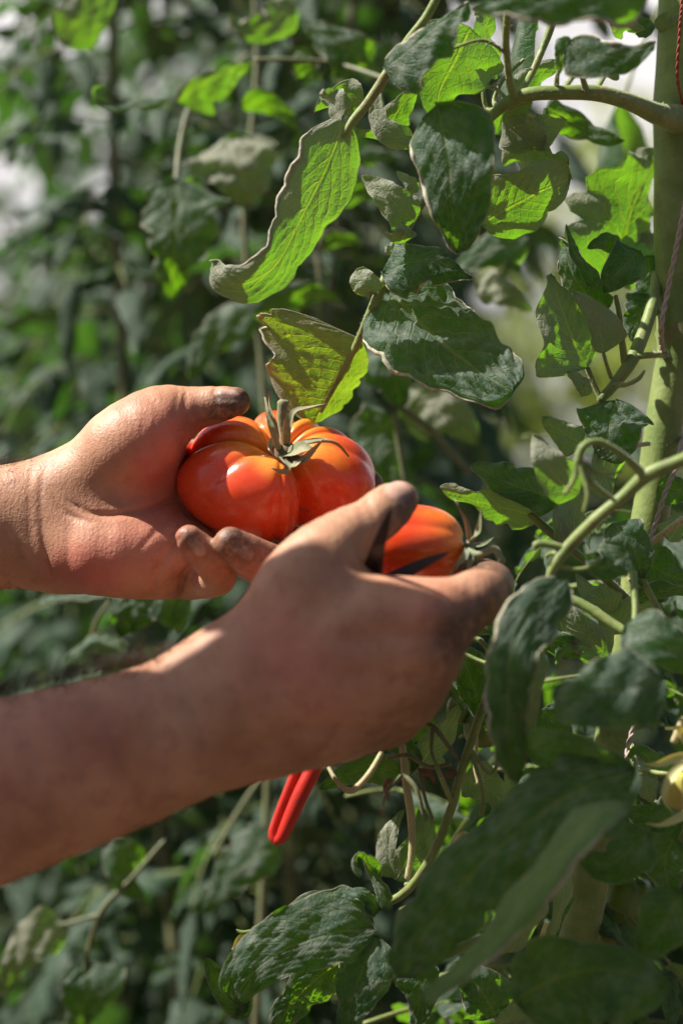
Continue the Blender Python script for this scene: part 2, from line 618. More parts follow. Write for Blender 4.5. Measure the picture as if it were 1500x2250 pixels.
def right_hand():
    S = SDF(P(-330, 2010, .87) - [0, .09, 0], P(1180, 1010, .90) + [0, .11, 0], .0013)
    fl = (norm([.1, 1.0, .25]), .78)
    flw = (norm([.15, 1.0, .1]), .62)
    # forearm to wrist
    chain_px(S, [(-500, 1880, .86, 250), (-100, 1765, .865, 212), (150, 1690, .87, 186), (330, 1630, .875, 168), (480, 1566, .88, 150), (590, 1515, .885, 138)], .012, fl, 14)
    # back of the hand
    chain_px(S, [(560, 1525, .885, 136), (680, 1485, .885, 136), (800, 1440, .888, 120)], .03, flw, 8)
    chain_px(S, [(600, 1490, .884, 110), (690, 1418, .880, 92), (790, 1366, .876, 78), (950, 1356, .878, 72)], .02, None, 7)
    chain_px(S, [(600, 1530, .884, 100), (780, 1480, .880, 90), (925, 1440, .881, 74)], .02, None, 7)
    chain_px(S, [(600, 1545, .892, 95), (760, 1530, .892, 90), (890, 1515, .897, 72)], .02, None, 7)
    chain_px(S, [(640, 1565, .902, 96), (740, 1575, .905, 88), (848, 1566, .914, 70)], .018, None, 7)
    # heel under the thumb side
    chain_px(S, [(620, 1400, .89, 100), (655, 1310, .886, 104), (700, 1235, .889, 84), (758, 1180, .895, 64), (808, 1152, .899, 56), (850, 1119, .904, 54), (878, 1098, .907, 42)], .012, None, 16)
    # web between thumb and index
    chain_px(S, [(700, 1330, .89, 90), (790, 1352, .888, 72), (860, 1352, .886, 66)], .014, None, 6)
    chain_px(S, [(700, 1260, .893, 60), (748, 1300, .892, 42)], .012)
    # index: bent out and back round the fruit
    chain_px(S, [(930, 1356, .882, 74), (1000, 1340, .884, 71), (1062, 1303, .892, 61), (1078, 1280, .922, 48), (1045, 1262, .952, 38), (1000, 1258, .968, 32)], .008, None, 14)
    # middle, ring, little: closed on the handles, away from the camera
    chain_px(S, [(925, 1440, .886, 70), (948, 1432, .92, 52), (925, 1445, .955, 44), (860, 1460, .962, 36)], .008, None, 10)
    chain_px(S, [(890, 1515, .894, 68), (915, 1505, .925, 50), (880, 1515, .958, 42), (810, 1525, .960, 34)], .008, None, 10)
    chain_px(S, [(848, 1566, .905, 66), (872, 1560, .930, 46), (838, 1570, .955, 38), (775, 1575, .955, 30)], .008, None, 10)
    # knuckles, tendons and valleys
    for p, a, w in (((948, 1345, .862), -.0034, .008), ((932, 1434, .864), -.0032, .008), ((892, 1512, .876), -.0028, .007)):
        S.carve(PP(p, (p[0] - 12, p[1] + 4, p[2])), a, w)
    for a, b in (((700, 1400, .862), (920, 1350, .868)), ((700, 1450, .862), (900, 1436, .869)), ((700, 1500, .865), (870, 1512, .875))):
        S.carve(PP(a, b), -.0020, .0036)
    for a, b in (((760, 1400, .862), (930, 1395, .868)), ((760, 1478, .864), (905, 1476, .872)), ((760, 1540, .868), (870, 1545, .88))):
        S.carve(PP(a, b), .0026, .006)
    S.carve(PP((560, 1360, .87), (640, 1420, .862), (700, 1380, .862)), .0009, .007)
    for pts, dep, w in (
            (((798, 1085), (812, 1115), (822, 1150)), .0008, .0016),
            (((780, 1095), (796, 1130), (806, 1165)), .0006, .0014),
            (((842, 1083), (856, 1100), (880, 1104), (902, 1098)), .0007, .0009),
            (((1046, 1242), (1030, 1290), (1042, 1350)), .0006, .0016),
            (((1062, 1240), (1050, 1290), (1062, 1340)), .0005, .0014),
            (((560, 1640), (660, 1600), (780, 1600), (860, 1580)), .0012, .0035),
            (((520, 1660), (600, 1640), (700, 1640)), .0008, .0025),
            (((640, 1340), (720, 1330), (800, 1300)), .0008, .006)):
        S.crease(pts, dep, w, .885, .80, .93)
    S.cut(small_dist, SM_C - .04, SM_C + .04)
    V, F = S.mesh()
    col = np.zeros((len(V), 3))
    g = paint(V)
    col[:, 0] = np.clip(.85 * g([(900, 1110, .905)], .007) + .8 * g([(870, 1175, .905), (900, 1130, .91)], .008) + .95 * g([(1085, 1290, .90), (1060, 1260, .93), (1000, 1258, .965)], .014)
                        + .85 * g([(1080, 1320, .885), (1010, 1390, .885)], .012) + .5 * g([(985, 1440, .89), (960, 1560, .90), (880, 1640, .90)], .016)
                        + .30 * g([(800, 1660, .89), (660, 1690, .89)], .016), 0, 1)
    col[:, 1] = np.clip(.35 * g([(930, 1350, .87)], .02) + .4 * g([(600, 1400, .87)], .02) + .30 * g([(200, 1600, .85), (-100, 1650, .85)], .03)
                        + .4 * g([(700, 1500, .87)], .025), 0, 1)
    e = g([(866, 1074, .897), (884, 1082, .897)], px(22, .9))
    col[:, 2] = np.clip((e - .3) * 5, 0, 1)
    return V, F, col


LSH, RSH = np.array([-.57, 1.10, 1.36]), np.array([-.53, .74, 1.31])
LEL, REL = P(-1020, 1290, 1.0), P(-700, 2010, .85)


HEAD = np.array([-.375, .772, 1.605])  # unseen head, placed so that its shadow falls on the right hand


def body_rest():
    """upper arms, neck, head, trunk and legs, all outside the picture to the left"""
    S = SDF((-.95, .55, -.02), (-.12, 1.32, 1.80), .009, .08)
    S.margin = .06
    S.chain([P(-380, 1200, 1.0), P(-600, 1230, 1.0), LEL, (LEL + LSH) / 2, LSH], [.034, .041, .042, .050, .062], .02)
    S.chain([P(-380, 1845, .862), P(-500, 1880, .86), REL, (REL + RSH) / 2, RSH], [.045, .049, .044, .050, .062], .02)
    mid = (LSH + RSH) / 2
    S.chain([RSH + [0, .06, -.04], LSH - [0, .06, .04]], [.07, .07], .05)
    S.chain([mid - [.02, 0, .06], (-.62, .93, 1.10), (-.66, .93, .93)], [.125, .115, .130], .06, (np.array([1.0, 0, 0]), .8))
    hd = HEAD
    S.chain([mid, mid * .6 + hd * .4, hd - [.02, 0, .05]], [.075, .058, .055], .03)
    S.chain([hd + [0, 0, .02], hd - [-.02, 0, .05]], [.088, .070], .02)
    S.chain([hd + [.085, 0, -.02], hd + [.105, 0, -.035]], [.012, .014], .012)
    for sgn in (-1, 1):
        S.chain([hd + [0, sgn * .088, -.005], hd + [-.01, sgn * .092, -.03]], [.014, .012], .006)
        S.chain([(-.66, .93 + sgn * .09, .92), (-.62, .93 + sgn * .11, .50), (-.65, .93 + sgn * .12, .09)], [.092, .062, .042], .02)
        S.chain([(-.65, .93 + sgn * .12, .045), (-.48, .93 + sgn * .13, .035)], [.045, .033], .02)
    return S.mesh(1)


def shell(pts, radii, name, mat, parent, flat=None, h=.008, lo=(-.95, .5, 0), hi=(-.1, 1.4, 1.6), k=.04):
    S = SDF(lo, hi, h, .08)
    S.margin = .06
    for p, r, f in zip(pts, radii, flat or [None] * len(pts)):
        S.chain(p, r, k, f)
    V, F = S.mesh(1)
    mb = MB()
    mb.add(V, [tuple(int(i) for i in q) for q in F])
    return mb.build(name, mat, parent)


def plain(name, col, rough=.8, noise_scale=60, amt=.25):
    m = NT(name)
    n = m.noise(noise_scale, 4, .6, m.obj())
    c = m.mix(m.math('MULTIPLY', n, amt * 2), col, tuple(x * .5 for x in col))
    p = m.principled(**{'Base Color': c, 'Roughness': rough, 'Normal': m.bump(n, .3, .001)})
    return m.done(p)


def make_person():
    who = empty('person', (-.63, .93, 0), 'person with bare forearms, an open palm under a ribbed tomato and a fist round scissors', 'person')
    parts = [left_hand(), right_hand()]
    Vr, Fr = body_rest()
    parts.append((Vr, Fr, np.zeros((len(Vr), 3))))
    off = 0
    VV, FF, CC = [], [], []
    for V, F, c in parts:
        VV.append(V)
        FF.append(F + off)
        CC.append(c)
        off += len(V)
    V, F, c = np.vstack(VV), np.vstack(FF), np.vstack(CC)
    org = np.array([-.63, .93, 0])
    me = bpy.data.meshes.new('body')
    me.vertices.add(len(V))
    me.vertices.foreach_set('co', (V - org).astype(np.float32).ravel())
    me.loops.add(F.size)
    me.polygons.add(len(F))
    me.loops.foreach_set('vertex_index', F.astype(np.int32).ravel())
    me.polygons.foreach_set('loop_start', np.arange(0, F.size, 4, dtype=np.int32))
    me.polygons.foreach_set('use_smooth', [True] * len(F))
    me.update(calc_edges=True)
    me.validate()
    at = me.color_attributes.new('skin', 'FLOAT_COLOR', 'POINT')
    at.data.foreach_set('color', np.hstack([c, np.ones((len(c), 1))]).astype(np.float32).ravel())
    me.materials.append(skin_material())
    body = link(bpy.data.objects.new('body', me), who)
    # clothing
    shirt = plain('shirt_cloth', (.10, .13, .20))
    trous = plain('trouser_cloth', (.05, .06, .09))
    mid = (LSH + RSH) / 2
    xf = (np.array([1.0, 0, 0]), .85)
    shell([[LSH * .45 + LEL * .55, LSH], [RSH * .45 + REL * .55, RSH], [RSH + [0, .05, -.03], LSH - [0, .05, .03]], [mid - [.02, 0, .05], (-.62, .93, 1.10), (-.66, .93, .90)]],
          [[.062, .072], [.062, .072], [.08, .08], [.14, .135, .15]], 'shirt', shirt, who, [None, None, None, xf])
    for sgn in (-1, 1):
        shell([[(-.66, .93 + sgn * .08, .93), (-.62, .93 + sgn * .11, .50), (-.65, .93 + sgn * .12, .12)]], [[.118, .085, .066]], 'trouser_leg', trous, who)
        shell([[(-.66, .93 + sgn * .12, .055), (-.47, .93 + sgn * .13, .042)]], [[.055, .042]], 'boot', plain('boot_leather', (.08, .05, .035)), who, k=.01)
    # hair on head
    hd = HEAD
    shell([[hd + [-.02, 0, .045], hd + [-.035, 0, -.01]]], [[.092, .078]], 'hair', plain('dark_hair', (.03, .02, .015), .6, 300, .6), who, h=.006)
    # fine hair on the forearms
    rng = random.Random(5)
    mb = MB()
    ha = P(-380, 1180, 1.0)

    def hairs(a, b, ra, rb, n, ln, up, d_, spread):
        a, b = np.array(a), np.array(b)
        ax = norm(b - a)
        u = norm(np.cross(ax, [0, 1.0, 0]))
        u = u if u[2] > 0 else -u
        w = np.cross(ax, u)
        for _ in range(n):
            t = rng.random()
            ph = rng.gauss(up, spread)
            r = ra + (rb - ra) * t
            nrm = u * math.cos(ph) + w * math.sin(ph) * d_
            c = a + (b - a) * t + u * math.cos(ph) * r + w * math.sin(ph) * r * d_
            l = ln * rng.uniform(.5, 1.3)
            lean = ax * rng.uniform(.3, 1.3) + np.array([rng.gauss(0, .3), rng.gauss(0, .3), rng.gauss(0, .3)])
            m1 = c + nrm * l * .4 + lean * l * .25
            m2 = c + nrm * l * .55 + lean * l * .75
            tube(mb, [c - nrm * .0008, m1, m2], [.00011, .00009, .00004], 3, 4, cap=False)
    hairs(P(-250, 1180, 1.0), P(130, 1143, 1.0), px(146), px(128), 900, .0075, .05, .72, .45)
    hairs(P(-250, 1180, 1.0), P(100, 1143, 1.0), px(146), px(130), 160, .005, 3.1, .72, .25)
    hairs(P(-300, 1820, .863), P(470, 1578, .88), px(232, .865), px(160, .88), 1500, .009, -.05, .78, .35)
    hairs(P(-300, 1820, .863), P(420, 1590, .88), px(232, .865), px(163, .88), 260, .007, 3.1, .78, .25)
    h = mb.build('arm_hair', plain('arm_hair_strand', (.06, .035, .02), .5, 50, .2), who)
    h['kind'] = 'stuff'
    return who


person = make_person()
# ---------------------------------------------------------------- fruit
def tomato_material(name, streak=0.0, shoulder=1.0):
    m = NT(name)
    co = m.obj()
    ax = m.n('Attribute', attribute_name='ripe')      # r: closeness to the stalk end, g: crease, b: streak
    sep = m.n('SeparateColor')
    m.set(sep.inputs[0], ax.outputs['Color'])
    n1 = m.noise(45, 3, .5, co)
    n2 = m.noise(160, 4, .6, co)
    f = m.math('ADD', sep.outputs[0], m.math('MULTIPLY', m.math('SUBTRACT', n1, .5), .55))
    red = m.mix(n2, (.72, .048, .012), (.82, .095, .022))
    c = m.mix(m.smooth(f, .18, .85), red, (.86, .30, .045))
    c = m.mix(m.math('MULTIPLY', m.smooth(f, .75, 1.15), .7), c, (.62, .34, .05))
    c = m.mix(m.math('MULTIPLY', sep.outputs[2], m.smooth(n1, .3, .6)), c, (.62, .33, .03))
    spk = m.n('TexVoronoi')
    spk.inputs['Scale'].default_value = 1500
    m.set(spk.inputs['Vector'], co)
    c = m.mix(m.math('MULTIPLY', m.math('SUBTRACT', 1.0, m.smooth(spk.outputs['Distance'], .05, .25)), .26), c, (.85, .45, .12))
    sc = m.smooth(m.noise(60, 6, .75, co), .70, .78)
    c = m.mix(m.math('MULTIPLY', sc, .35), c, (.35, .16, .05))
    cork = m.math('MULTIPLY', m.smooth(sep.outputs[0], .74, .95), m.smooth(n2, .35, .6))
    c = m.mix(m.math('MULTIPLY', cork, .75), c, (.22, .13, .06))
    h = m.math('ADD', m.math('MULTIPLY', m.noise(900, 2, .5, co), .2), m.math('MULTIPLY', m.noise(90, 3, .5, co), 1.0))
    p = m.principled(**{'Base Color': c, 'Roughness': m.math('ADD', .17, m.math('MULTIPLY', n2, .20)), 'Specular IOR Level': .5,
                        'Subsurface Weight': .25, 'Subsurface Scale': .006, 'Coat Weight': .25, 'Coat Roughness': .10,
                        'Normal': m.bump(h, .18, .0012)})
    p.inputs['Subsurface Radius'].default_value = (1.0, .25, .08)
    return m.done(p)


def wrap(a):
    return (a + math.pi) % (2 * math.pi) - math.pi


def tomato_body(c, ax, R, creases, dimple, power, nu=150, nv=84, bumps=(), bottom=.35, lift=0.0):
    """ribbed fruit: creases = (angle, depth, width, reach), a reach of 1 runs to the blossom end"""
    V, col = [], []
    rng = np.random.RandomState(3)
    for j in range(nv + 1):
        ph = math.pi * j / nv
        for i in range(nu):
            th = 2 * math.pi * i / nu - math.pi
            s = math.sin(ph) ** power
            cz = math.cos(ph)
            e = 0.0
            for a, dep, w, reach in creases:
                d = abs(wrap(th - a))
                k = math.exp(-(d / w) ** 1.25)
                env = min(1, max(0, (reach * math.pi - ph) / .7)) if reach < 1 else 1
                env *= (.45 + .55 * math.sin(min(ph, math.pi / 2)))
                e += dep * k * env
            b = 0.0
            for a, p0, amp, w in bumps:
                d2 = wrap(th - a) ** 2 + (ph - p0) ** 2
                b += amp * math.exp(-d2 / (w * w))
            rr = 1 - e + b
            x = R[0] * s * rr * math.cos(th)
            y = R[1] * s * rr * math.sin(th)
            z = R[2] * (abs(cz) ** .86) * (1 if cz > 0 else -1) * (1 - .55 * e + b * .6)
            rad = math.hypot(x / R[0], y / R[1])
            if cz > 0:
                z -= R[2] * dimple * math.exp(-(rad / .26) ** 1.6)
                z -= R[2] * .9 * e * math.exp(-(rad / .6) ** 2)
            else:
                z += R[2] * bottom * math.exp(-(rad / .3) ** 2)
            V.append(c + ax[0] * x + ax[1] * y + ax[2] * z)
            top = max(0, 1 - rad / .95) if cz > 0 else 0
            col.append((top, e, 0))
    F = []
    for j in range(nv):
        for i in range(nu):
            k = (i + 1) % nu
            F.append((j * nu + i, (j + 1) * nu + i, (j + 1) * nu + k, j * nu + k))
    return np.array(V), F, np.array(col)


def attr_col(me, name, col):
    at = me.color_attributes.new(name, 'FLOAT_COLOR', 'POINT')
    at.data.foreach_set('color', np.hstack([col, np.ones((len(col), 1))]).astype(np.float32).ravel())


STEM = None


def stem_material(name='stem_skin', a=(.15, .19, .045), b=(.24, .26, .09), rough=.55):
    m = NT(name)
    co = m.obj()
    n1 = m.noise(60, 4, .6, co)
    uv = m.n('UVMap')
    n2 = m.noise(420, 3, .6, co)
    c = m.mix(m.smooth(n1, .3, .7), a, b)
    c = m.mix(m.math('MULTIPLY', m.smooth(n2, .6, .75), .4), c, (.35, .33, .20))
    c = m.mix(m.math('MULTIPLY', m.smooth(m.noise(45, 6, .75, co), .56, .66), .6), c, (.15, .09, .045))
    p = m.principled(**{'Base Color': c, 'Roughness': rough, 'Subsurface Weight': .15, 'Subsurface Scale': .003,
                        'Sheen Weight': .35, 'Sheen Roughness': .4,
                        'Normal': m.bump(m.math('ADD', n2, m.math('MULTIPLY', n1, 1.5)), .45, .0006)})
    p.inputs['Sheen Tint'].default_value = (1, .95, .8, 1)
    return m.done(p)


def sepal(mb, pts, wid, thick=.0005, twist=0.0, n=14, cup=.35):
    """a narrow curling sepal: a bent strip with a ridge, closed below"""
    q = catmull(np.asarray(pts), n)
    T = norm(np.gradient(q, axis=0))
    V, UV = [], []
    N0 = norm(q[0] - q[-1] + np.array([0, -.02, .03]))
    for i in range(n):
        t = i / (n - 1)
        hint = norm(np.array([.1, -1.0, .5]))
        S = norm(np.cross(T[i], hint))
        Nn = np.cross(S, T[i])
        a = twist * t
        S2 = S * math.cos(a) + Nn * math.sin(a)
        N2 = np.cross(S2, T[i])
        w = wid * (math.sin(math.pi * (t * .78 + .22)) ** .7) * (1 - t ** 4 * .6)
        for s in (-1, -.5, 0, .5, 1):
            V.append(q[i] + S2 * w * s + N2 * (abs(s) * w * cup))
            UV.append((t, .5 + s / 2))
        V.append(q[i] - N2 * thick * 2)
        UV.append((t, .5))
    F = []
    for i in range(n - 1):
        for k in range(4):
            F.append((i * 6 + k, i * 6 + k + 1, (i + 1) * 6 + k + 1, (i + 1) * 6 + k))
        F.append((i * 6 + 5, (i + 1) * 6 + 5, (i + 1) * 6, i * 6))
        F.append((i * 6 + 4, (i + 1) * 6 + 4, (i + 1) * 6 + 5, i * 6 + 5))
    mb.add(V, F, UV)


def big_tomato():
    D2R = math.radians
    cre = [(D2R(170), .30, .16, .62), (D2R(112), .24, .14, .6), (D2R(74), .20, .12, .6), (D2R(52), .20, .14, .7), (D2R(30), .10, .12, .5),
           (D2R(-66), .46, .16, 1.0), (D2R(-52), .06, .06, .7), (D2R(-79), .07, .05, 1.0), (D2R(-89), .06, .05, 1.0), (D2R(-137), .085, .14, .5),
           (D2R(-4), .035, .14, .6)]
    V, F, col = tomato_body(BIG_C, (BIG_X, BIG_Y, BIG_Z), (BIG_R[0] * 1.02, BIG_R[1] * 1.0, BIG_R[2]), cre, .52, .80,
                            bumps=[(D2R(-150), 1.55, .05, .6), (D2R(-120), 1.5, .03, .4), (D2R(-20), 1.4, .05, .7), (D2R(70), 1.2, .02, .4)])
    t = empty('ribbed_tomato', tuple(BIG_C - [0, 0, .03]), 'large red and orange ribbed tomato with its dry green calyx, resting in the open palm', 'tomato')
    # a green-yellow patch beside the deep cleft
    pt = P(668, 1068, .97)
    d = np.linalg.norm(V - pt, axis=1)
    col[:, 2] = np.clip(.75 * np.exp(-(d / .010) ** 2), 0, 1)
    for q, w, a in ((P(775, 1010, .98), .012, .3), (P(660, 935, 1.02), .012, .6), (P(560, 925, 1.02), .010, .25), (P(590, 1030, .98), .008, .35)):
        col[:, 0] = np.maximum(col[:, 0], a * 1.3 * np.exp(-(np.linalg.norm(V - q, axis=1) / w) ** 2) + col[:, 0] * .8)
    mb = MB()
    mb.add(V, F)
    o = mb.build('flesh', tomato_material('tomato_skin'), t)
    attr_col(o.data, 'ripe', col)
    st = stem_material('calyx_skin', (.10, .12, .055), (.26, .25, .13), .7)
    hub = P(622, 992, .985)
    mb = MB()
    tube(mb, PP((624, 1000, .990), (626, 960, .985), (620, 925, .983), (621, 890, .982), (622, 884, .982)), [px(16), px(12), px(11), px(12), px(13)], 12, 16)
    mb.build('stalk', stem_material('stalk_skin', (.14, .14, .06), (.33, .29, .15), .7), t)
    sp = [([(628, 985, .984), (632, 940, .976), (646, 905, .972), (678, 896, .970), (718, 886, .966)], 10, .8),
          ([(636, 992, .980), (668, 975, .972), (712, 968, .968), (742, 975, .968), (768, 1002, .970)], 11, 1.4),
          ([(630, 998, .978), (650, 990, .970), (672, 985, .967), (694, 990, .966)], 22, .3),
          ([(640, 1000, .976), (662, 1012, .968), (690, 985, .965), (714, 962, .964)], 9, -.9),
          ([(618, 1000, .978), (630, 1022, .968), (622, 1036, .966), (594, 1028, .966)], 11, .9),
          ([(636, 1002, .976), (640, 1022, .967), (652, 1018, .966), (668, 1004, .966)], 12, .4),
          ([(612, 990, .980), (600, 950, .974), (592, 925, .974), (580, 892, .976)], 8, .5),
          ([(614, 985, .984), (598, 968, .978), (592, 985, .975), (604, 1000, .975)], 9, .9),
          ([(616, 975, .99), (602, 930, .986), (594, 900, .984), (590, 858, .985)], 10, 1.8),
          ([(612, 975, .995), (596, 920, .99), (588, 895, .99), (584, 872, .99)], 9, -1.4)]
    for pts, w, tw in sp:
        mb = MB()
        sepal(mb, PP(*pts), px(w), twist=tw)
        mb.build('sepal', st, t)
    mb = MB()
    tube(mb, PP((612, 985, .986), (626, 996, .983), (642, 985, .986)), [px(14), px(20), px(14)], 12, 10)
    mb.build('receptacle', stem_material('receptacle_skin', (.06, .05, .03), (.13, .10, .05), .8), t)
    return t


def small_tomato():
    D2R = math.radians
    cre = [(D2R(a), d, .16, .8) for a, d in ((20, .03), (75, .05), (130, .04), (-160, .05), (-110, .05), (-60, .05), (-25, .03))]
    V, F, col = tomato_body(SM_C, (SM_X, SM_Y, SM_Z), SM_R, cre, .22, .72, nu=96, nv=60, bottom=.1)
    rel = V - SM_C
    th = np.arctan2(rel @ SM_Y, rel @ SM_X)
    z = rel @ SM_Z / SM_R[2]
    col[:, 2] = np.clip(np.maximum(np.sin(th * 5 + 1.0), 0) ** 2 * .38 * np.clip(.9 - np.abs(z - .15), 0, 1) * 1.2, 0, 1)
    col[:, 0] = np.clip((z + .7) * .36, 0, 1)
    t = empty('small_tomato', tuple(SM_C - [0, 0, .02]), 'small orange tomato with yellow streaks pinched between thumb and bent index finger', 'tomato')
    mb = MB()
    mb.add(V, F)
    o = mb.build('flesh', tomato_material('streaked_tomato_skin'), t)
    attr_col(o.data, 'ripe', col)
    st = stem_material('small_calyx_skin', (.10, .13, .07), (.22, .24, .12), .7)
    for pts, w, tw in (([(1026, 1200, .935), (1030, 1180, .925), (1022, 1140, .918), (998, 1098, .915)], 6, .9),
                       ([(1026, 1196, .935), (1042, 1178, .925), (1052, 1160, .92), (1056, 1118, .918)], 10, .9),
                       ([(1026, 1205, .932), (1018, 1225, .918), (1000, 1245, .912), (986, 1282, .912)], 8, .9),
                       ([(1028, 1210, .932), (1030, 1240, .920), (1026, 1262, .918)], 10, .3),
                       ([(1030, 1200, .94), (1060, 1195, .945), (1085, 1180, .95)], 7, .3)):
        mb = MB()
        sepal(mb, PP(*pts), px(w, .92), twist=tw)
        mb.build('sepal', st, t)
    mb = MB()
    tube(mb, PP((1024, 1206, .936), (1050, 1218, .925), (1085, 1206, .922), (1096, 1222, .922), (1102, 1235, .922)), [px(10), px(8), px(7), px(8), px(9)], 10, 18)
    mb.build('stalk', st, t)
    return t


big_tomato()
small_tomato()


# ---------------------------------------------------------------- scissors
def scissors():
    t = empty('scissors', tuple(P(760, 1400, .93)), 'garden scissors with red plastic grips and dark open blades, half hidden in a fist', 'scissors')
    steel = NT('dark_steel')
    co = steel.obj()
    n = steel.noise(220, 4, .6, co)
    p = steel.principled(**{'Base Color': steel.mix(n, (.022, .017, .017), (.07, .048, .045)), 'Metallic': .6,
                            'Roughness': steel.math('ADD', .30, steel.math('MULTIPLY', n, .25)), 'Normal': steel.bump(n, .2, .0003)})
    steel = steel.done(p)
    m = NT('red_plastic')
    co = m.obj()
    n = m.noise(300, 3, .6, co)
    d = m.smooth(m.noise(60, 5, .7, co), .5, .72)
    c = m.mix(m.math('MULTIPLY', d, .75), (.50, .022, .012), (.16, .035, .022))
    red = m.done(m.principled(**{'Base Color': c, 'Roughness': m.math('ADD', .30, m.math('MULTIPLY', n, .2)), 'Subsurface Weight': .1,
                                 'Subsurface Scale': .002, 'Normal': m.bump(n, .15, .0003)}))

    def blade(pts, wid, edge):
        """wedge-shaped blade: back thick, edge thin, tapering to a point"""
        q = catmull(PP(*pts), 18)
        T = norm(np.gradient(q, axis=0))
        mb = MB()
        V = []
        for i in range(18):
            tt = i / 17
            w = wid * (1 - tt) ** .62 * .8 + .00025
            S = norm(np.cross(T[i], np.array([0, -1.0, 0]))) * edge
            Nn = np.cross(S, T[i])
            Nn = Nn if Nn[1] < 0 else -Nn
            th = .0013 * (1 - tt * .6)
            for a, b in ((-.5, 1), (-.35, 1.15), (.30, .55), (.5, .05), (.5, -.05), (.3, -.5), (-.35, -1.0), (-.5, -1)):
                V.append(q[i] + S * w * a * 2 + Nn * th * b)
        F = []
        for i in range(17):
            for k in range(8):
                l = (k + 1) % 8
                F.append((i * 8 + k, (i + 1) * 8 + k, (i + 1) * 8 + l, i * 8 + l))
        F += [tuple(range(8)), tuple(17 * 8 + k for k in reversed(range(8)))]
        mb.add(V, F)
        return mb.build('blade', steel, t, smooth=False)
    blade([(796, 1390, .925), (814, 1275, .898), (830, 1205, .874), (860, 1112, .860)], px(36), 1)
    blade([(760, 1345, .915), (836, 1290, .905), (905, 1250, .904), (986, 1213, .902)], px(28), -1)
    mb = MB()
    tube(mb, PP((782, 1350, .905), (782, 1350, .925)), [.004, .004], 14, 4)
    mb.build('pivot', steel, t)
    # grips: each a closed narrow loop
    for side, pts in ((0, [(780, 1380, .925), (740, 1500, .932), (698, 1640, .935), (650, 1705, .935), (600, 1815, .935), (594, 1838, .935), (606, 1852, .935),
                           (622, 1840, .934), (652, 1770, .933), (690, 1690, .933), (716, 1620, .935), (752, 1500, .935), (786, 1395, .928)]),
                      (1, [(782, 1376, .935), (770, 1490, .962), (762, 1600, .975), (740, 1640, .978), (716, 1600, .975), (728, 1500, .962), (770, 1390, .938)])):
        mb = MB()
        if side == 0:
            a = [(790, 1370, .925), (745, 1500, .930), (686, 1620, .933), (656, 1682, .933), (627, 1750, .932), (605, 1806, .931), (597, 1834, .930), (604, 1850, .929)]
            b = [(604, 1851, .929), (617, 1842, .928), (634, 1806, .928), (660, 1748, .928), (688, 1690, .929), (716, 1620, .932), (760, 1500, .932), (794, 1380, .927)]
            tube(mb, PP(*a), [px(12), px(12), px(11), px(10), px(9), px(8), px(8), px(8)], 14, 40)
            tube(mb, PP(*b), [px(8), px(12), px(15), px(17), px(17), px(16), px(14), px(14)], 14, 40)
            # web between the two rails, sunk
            c = [(700, 1640, .936), (672, 1690, .937), (636, 1768, .936), (608, 1836, .934)]
            tube(mb, PP(*c), [px(18), px(18), px(16), px(9)], 10, 20)
        else:
            tube(mb, PP(*pts), [px(13)] * len(pts), 12, 60)
        mb.build('grip', red, t)
    return t


scissors()
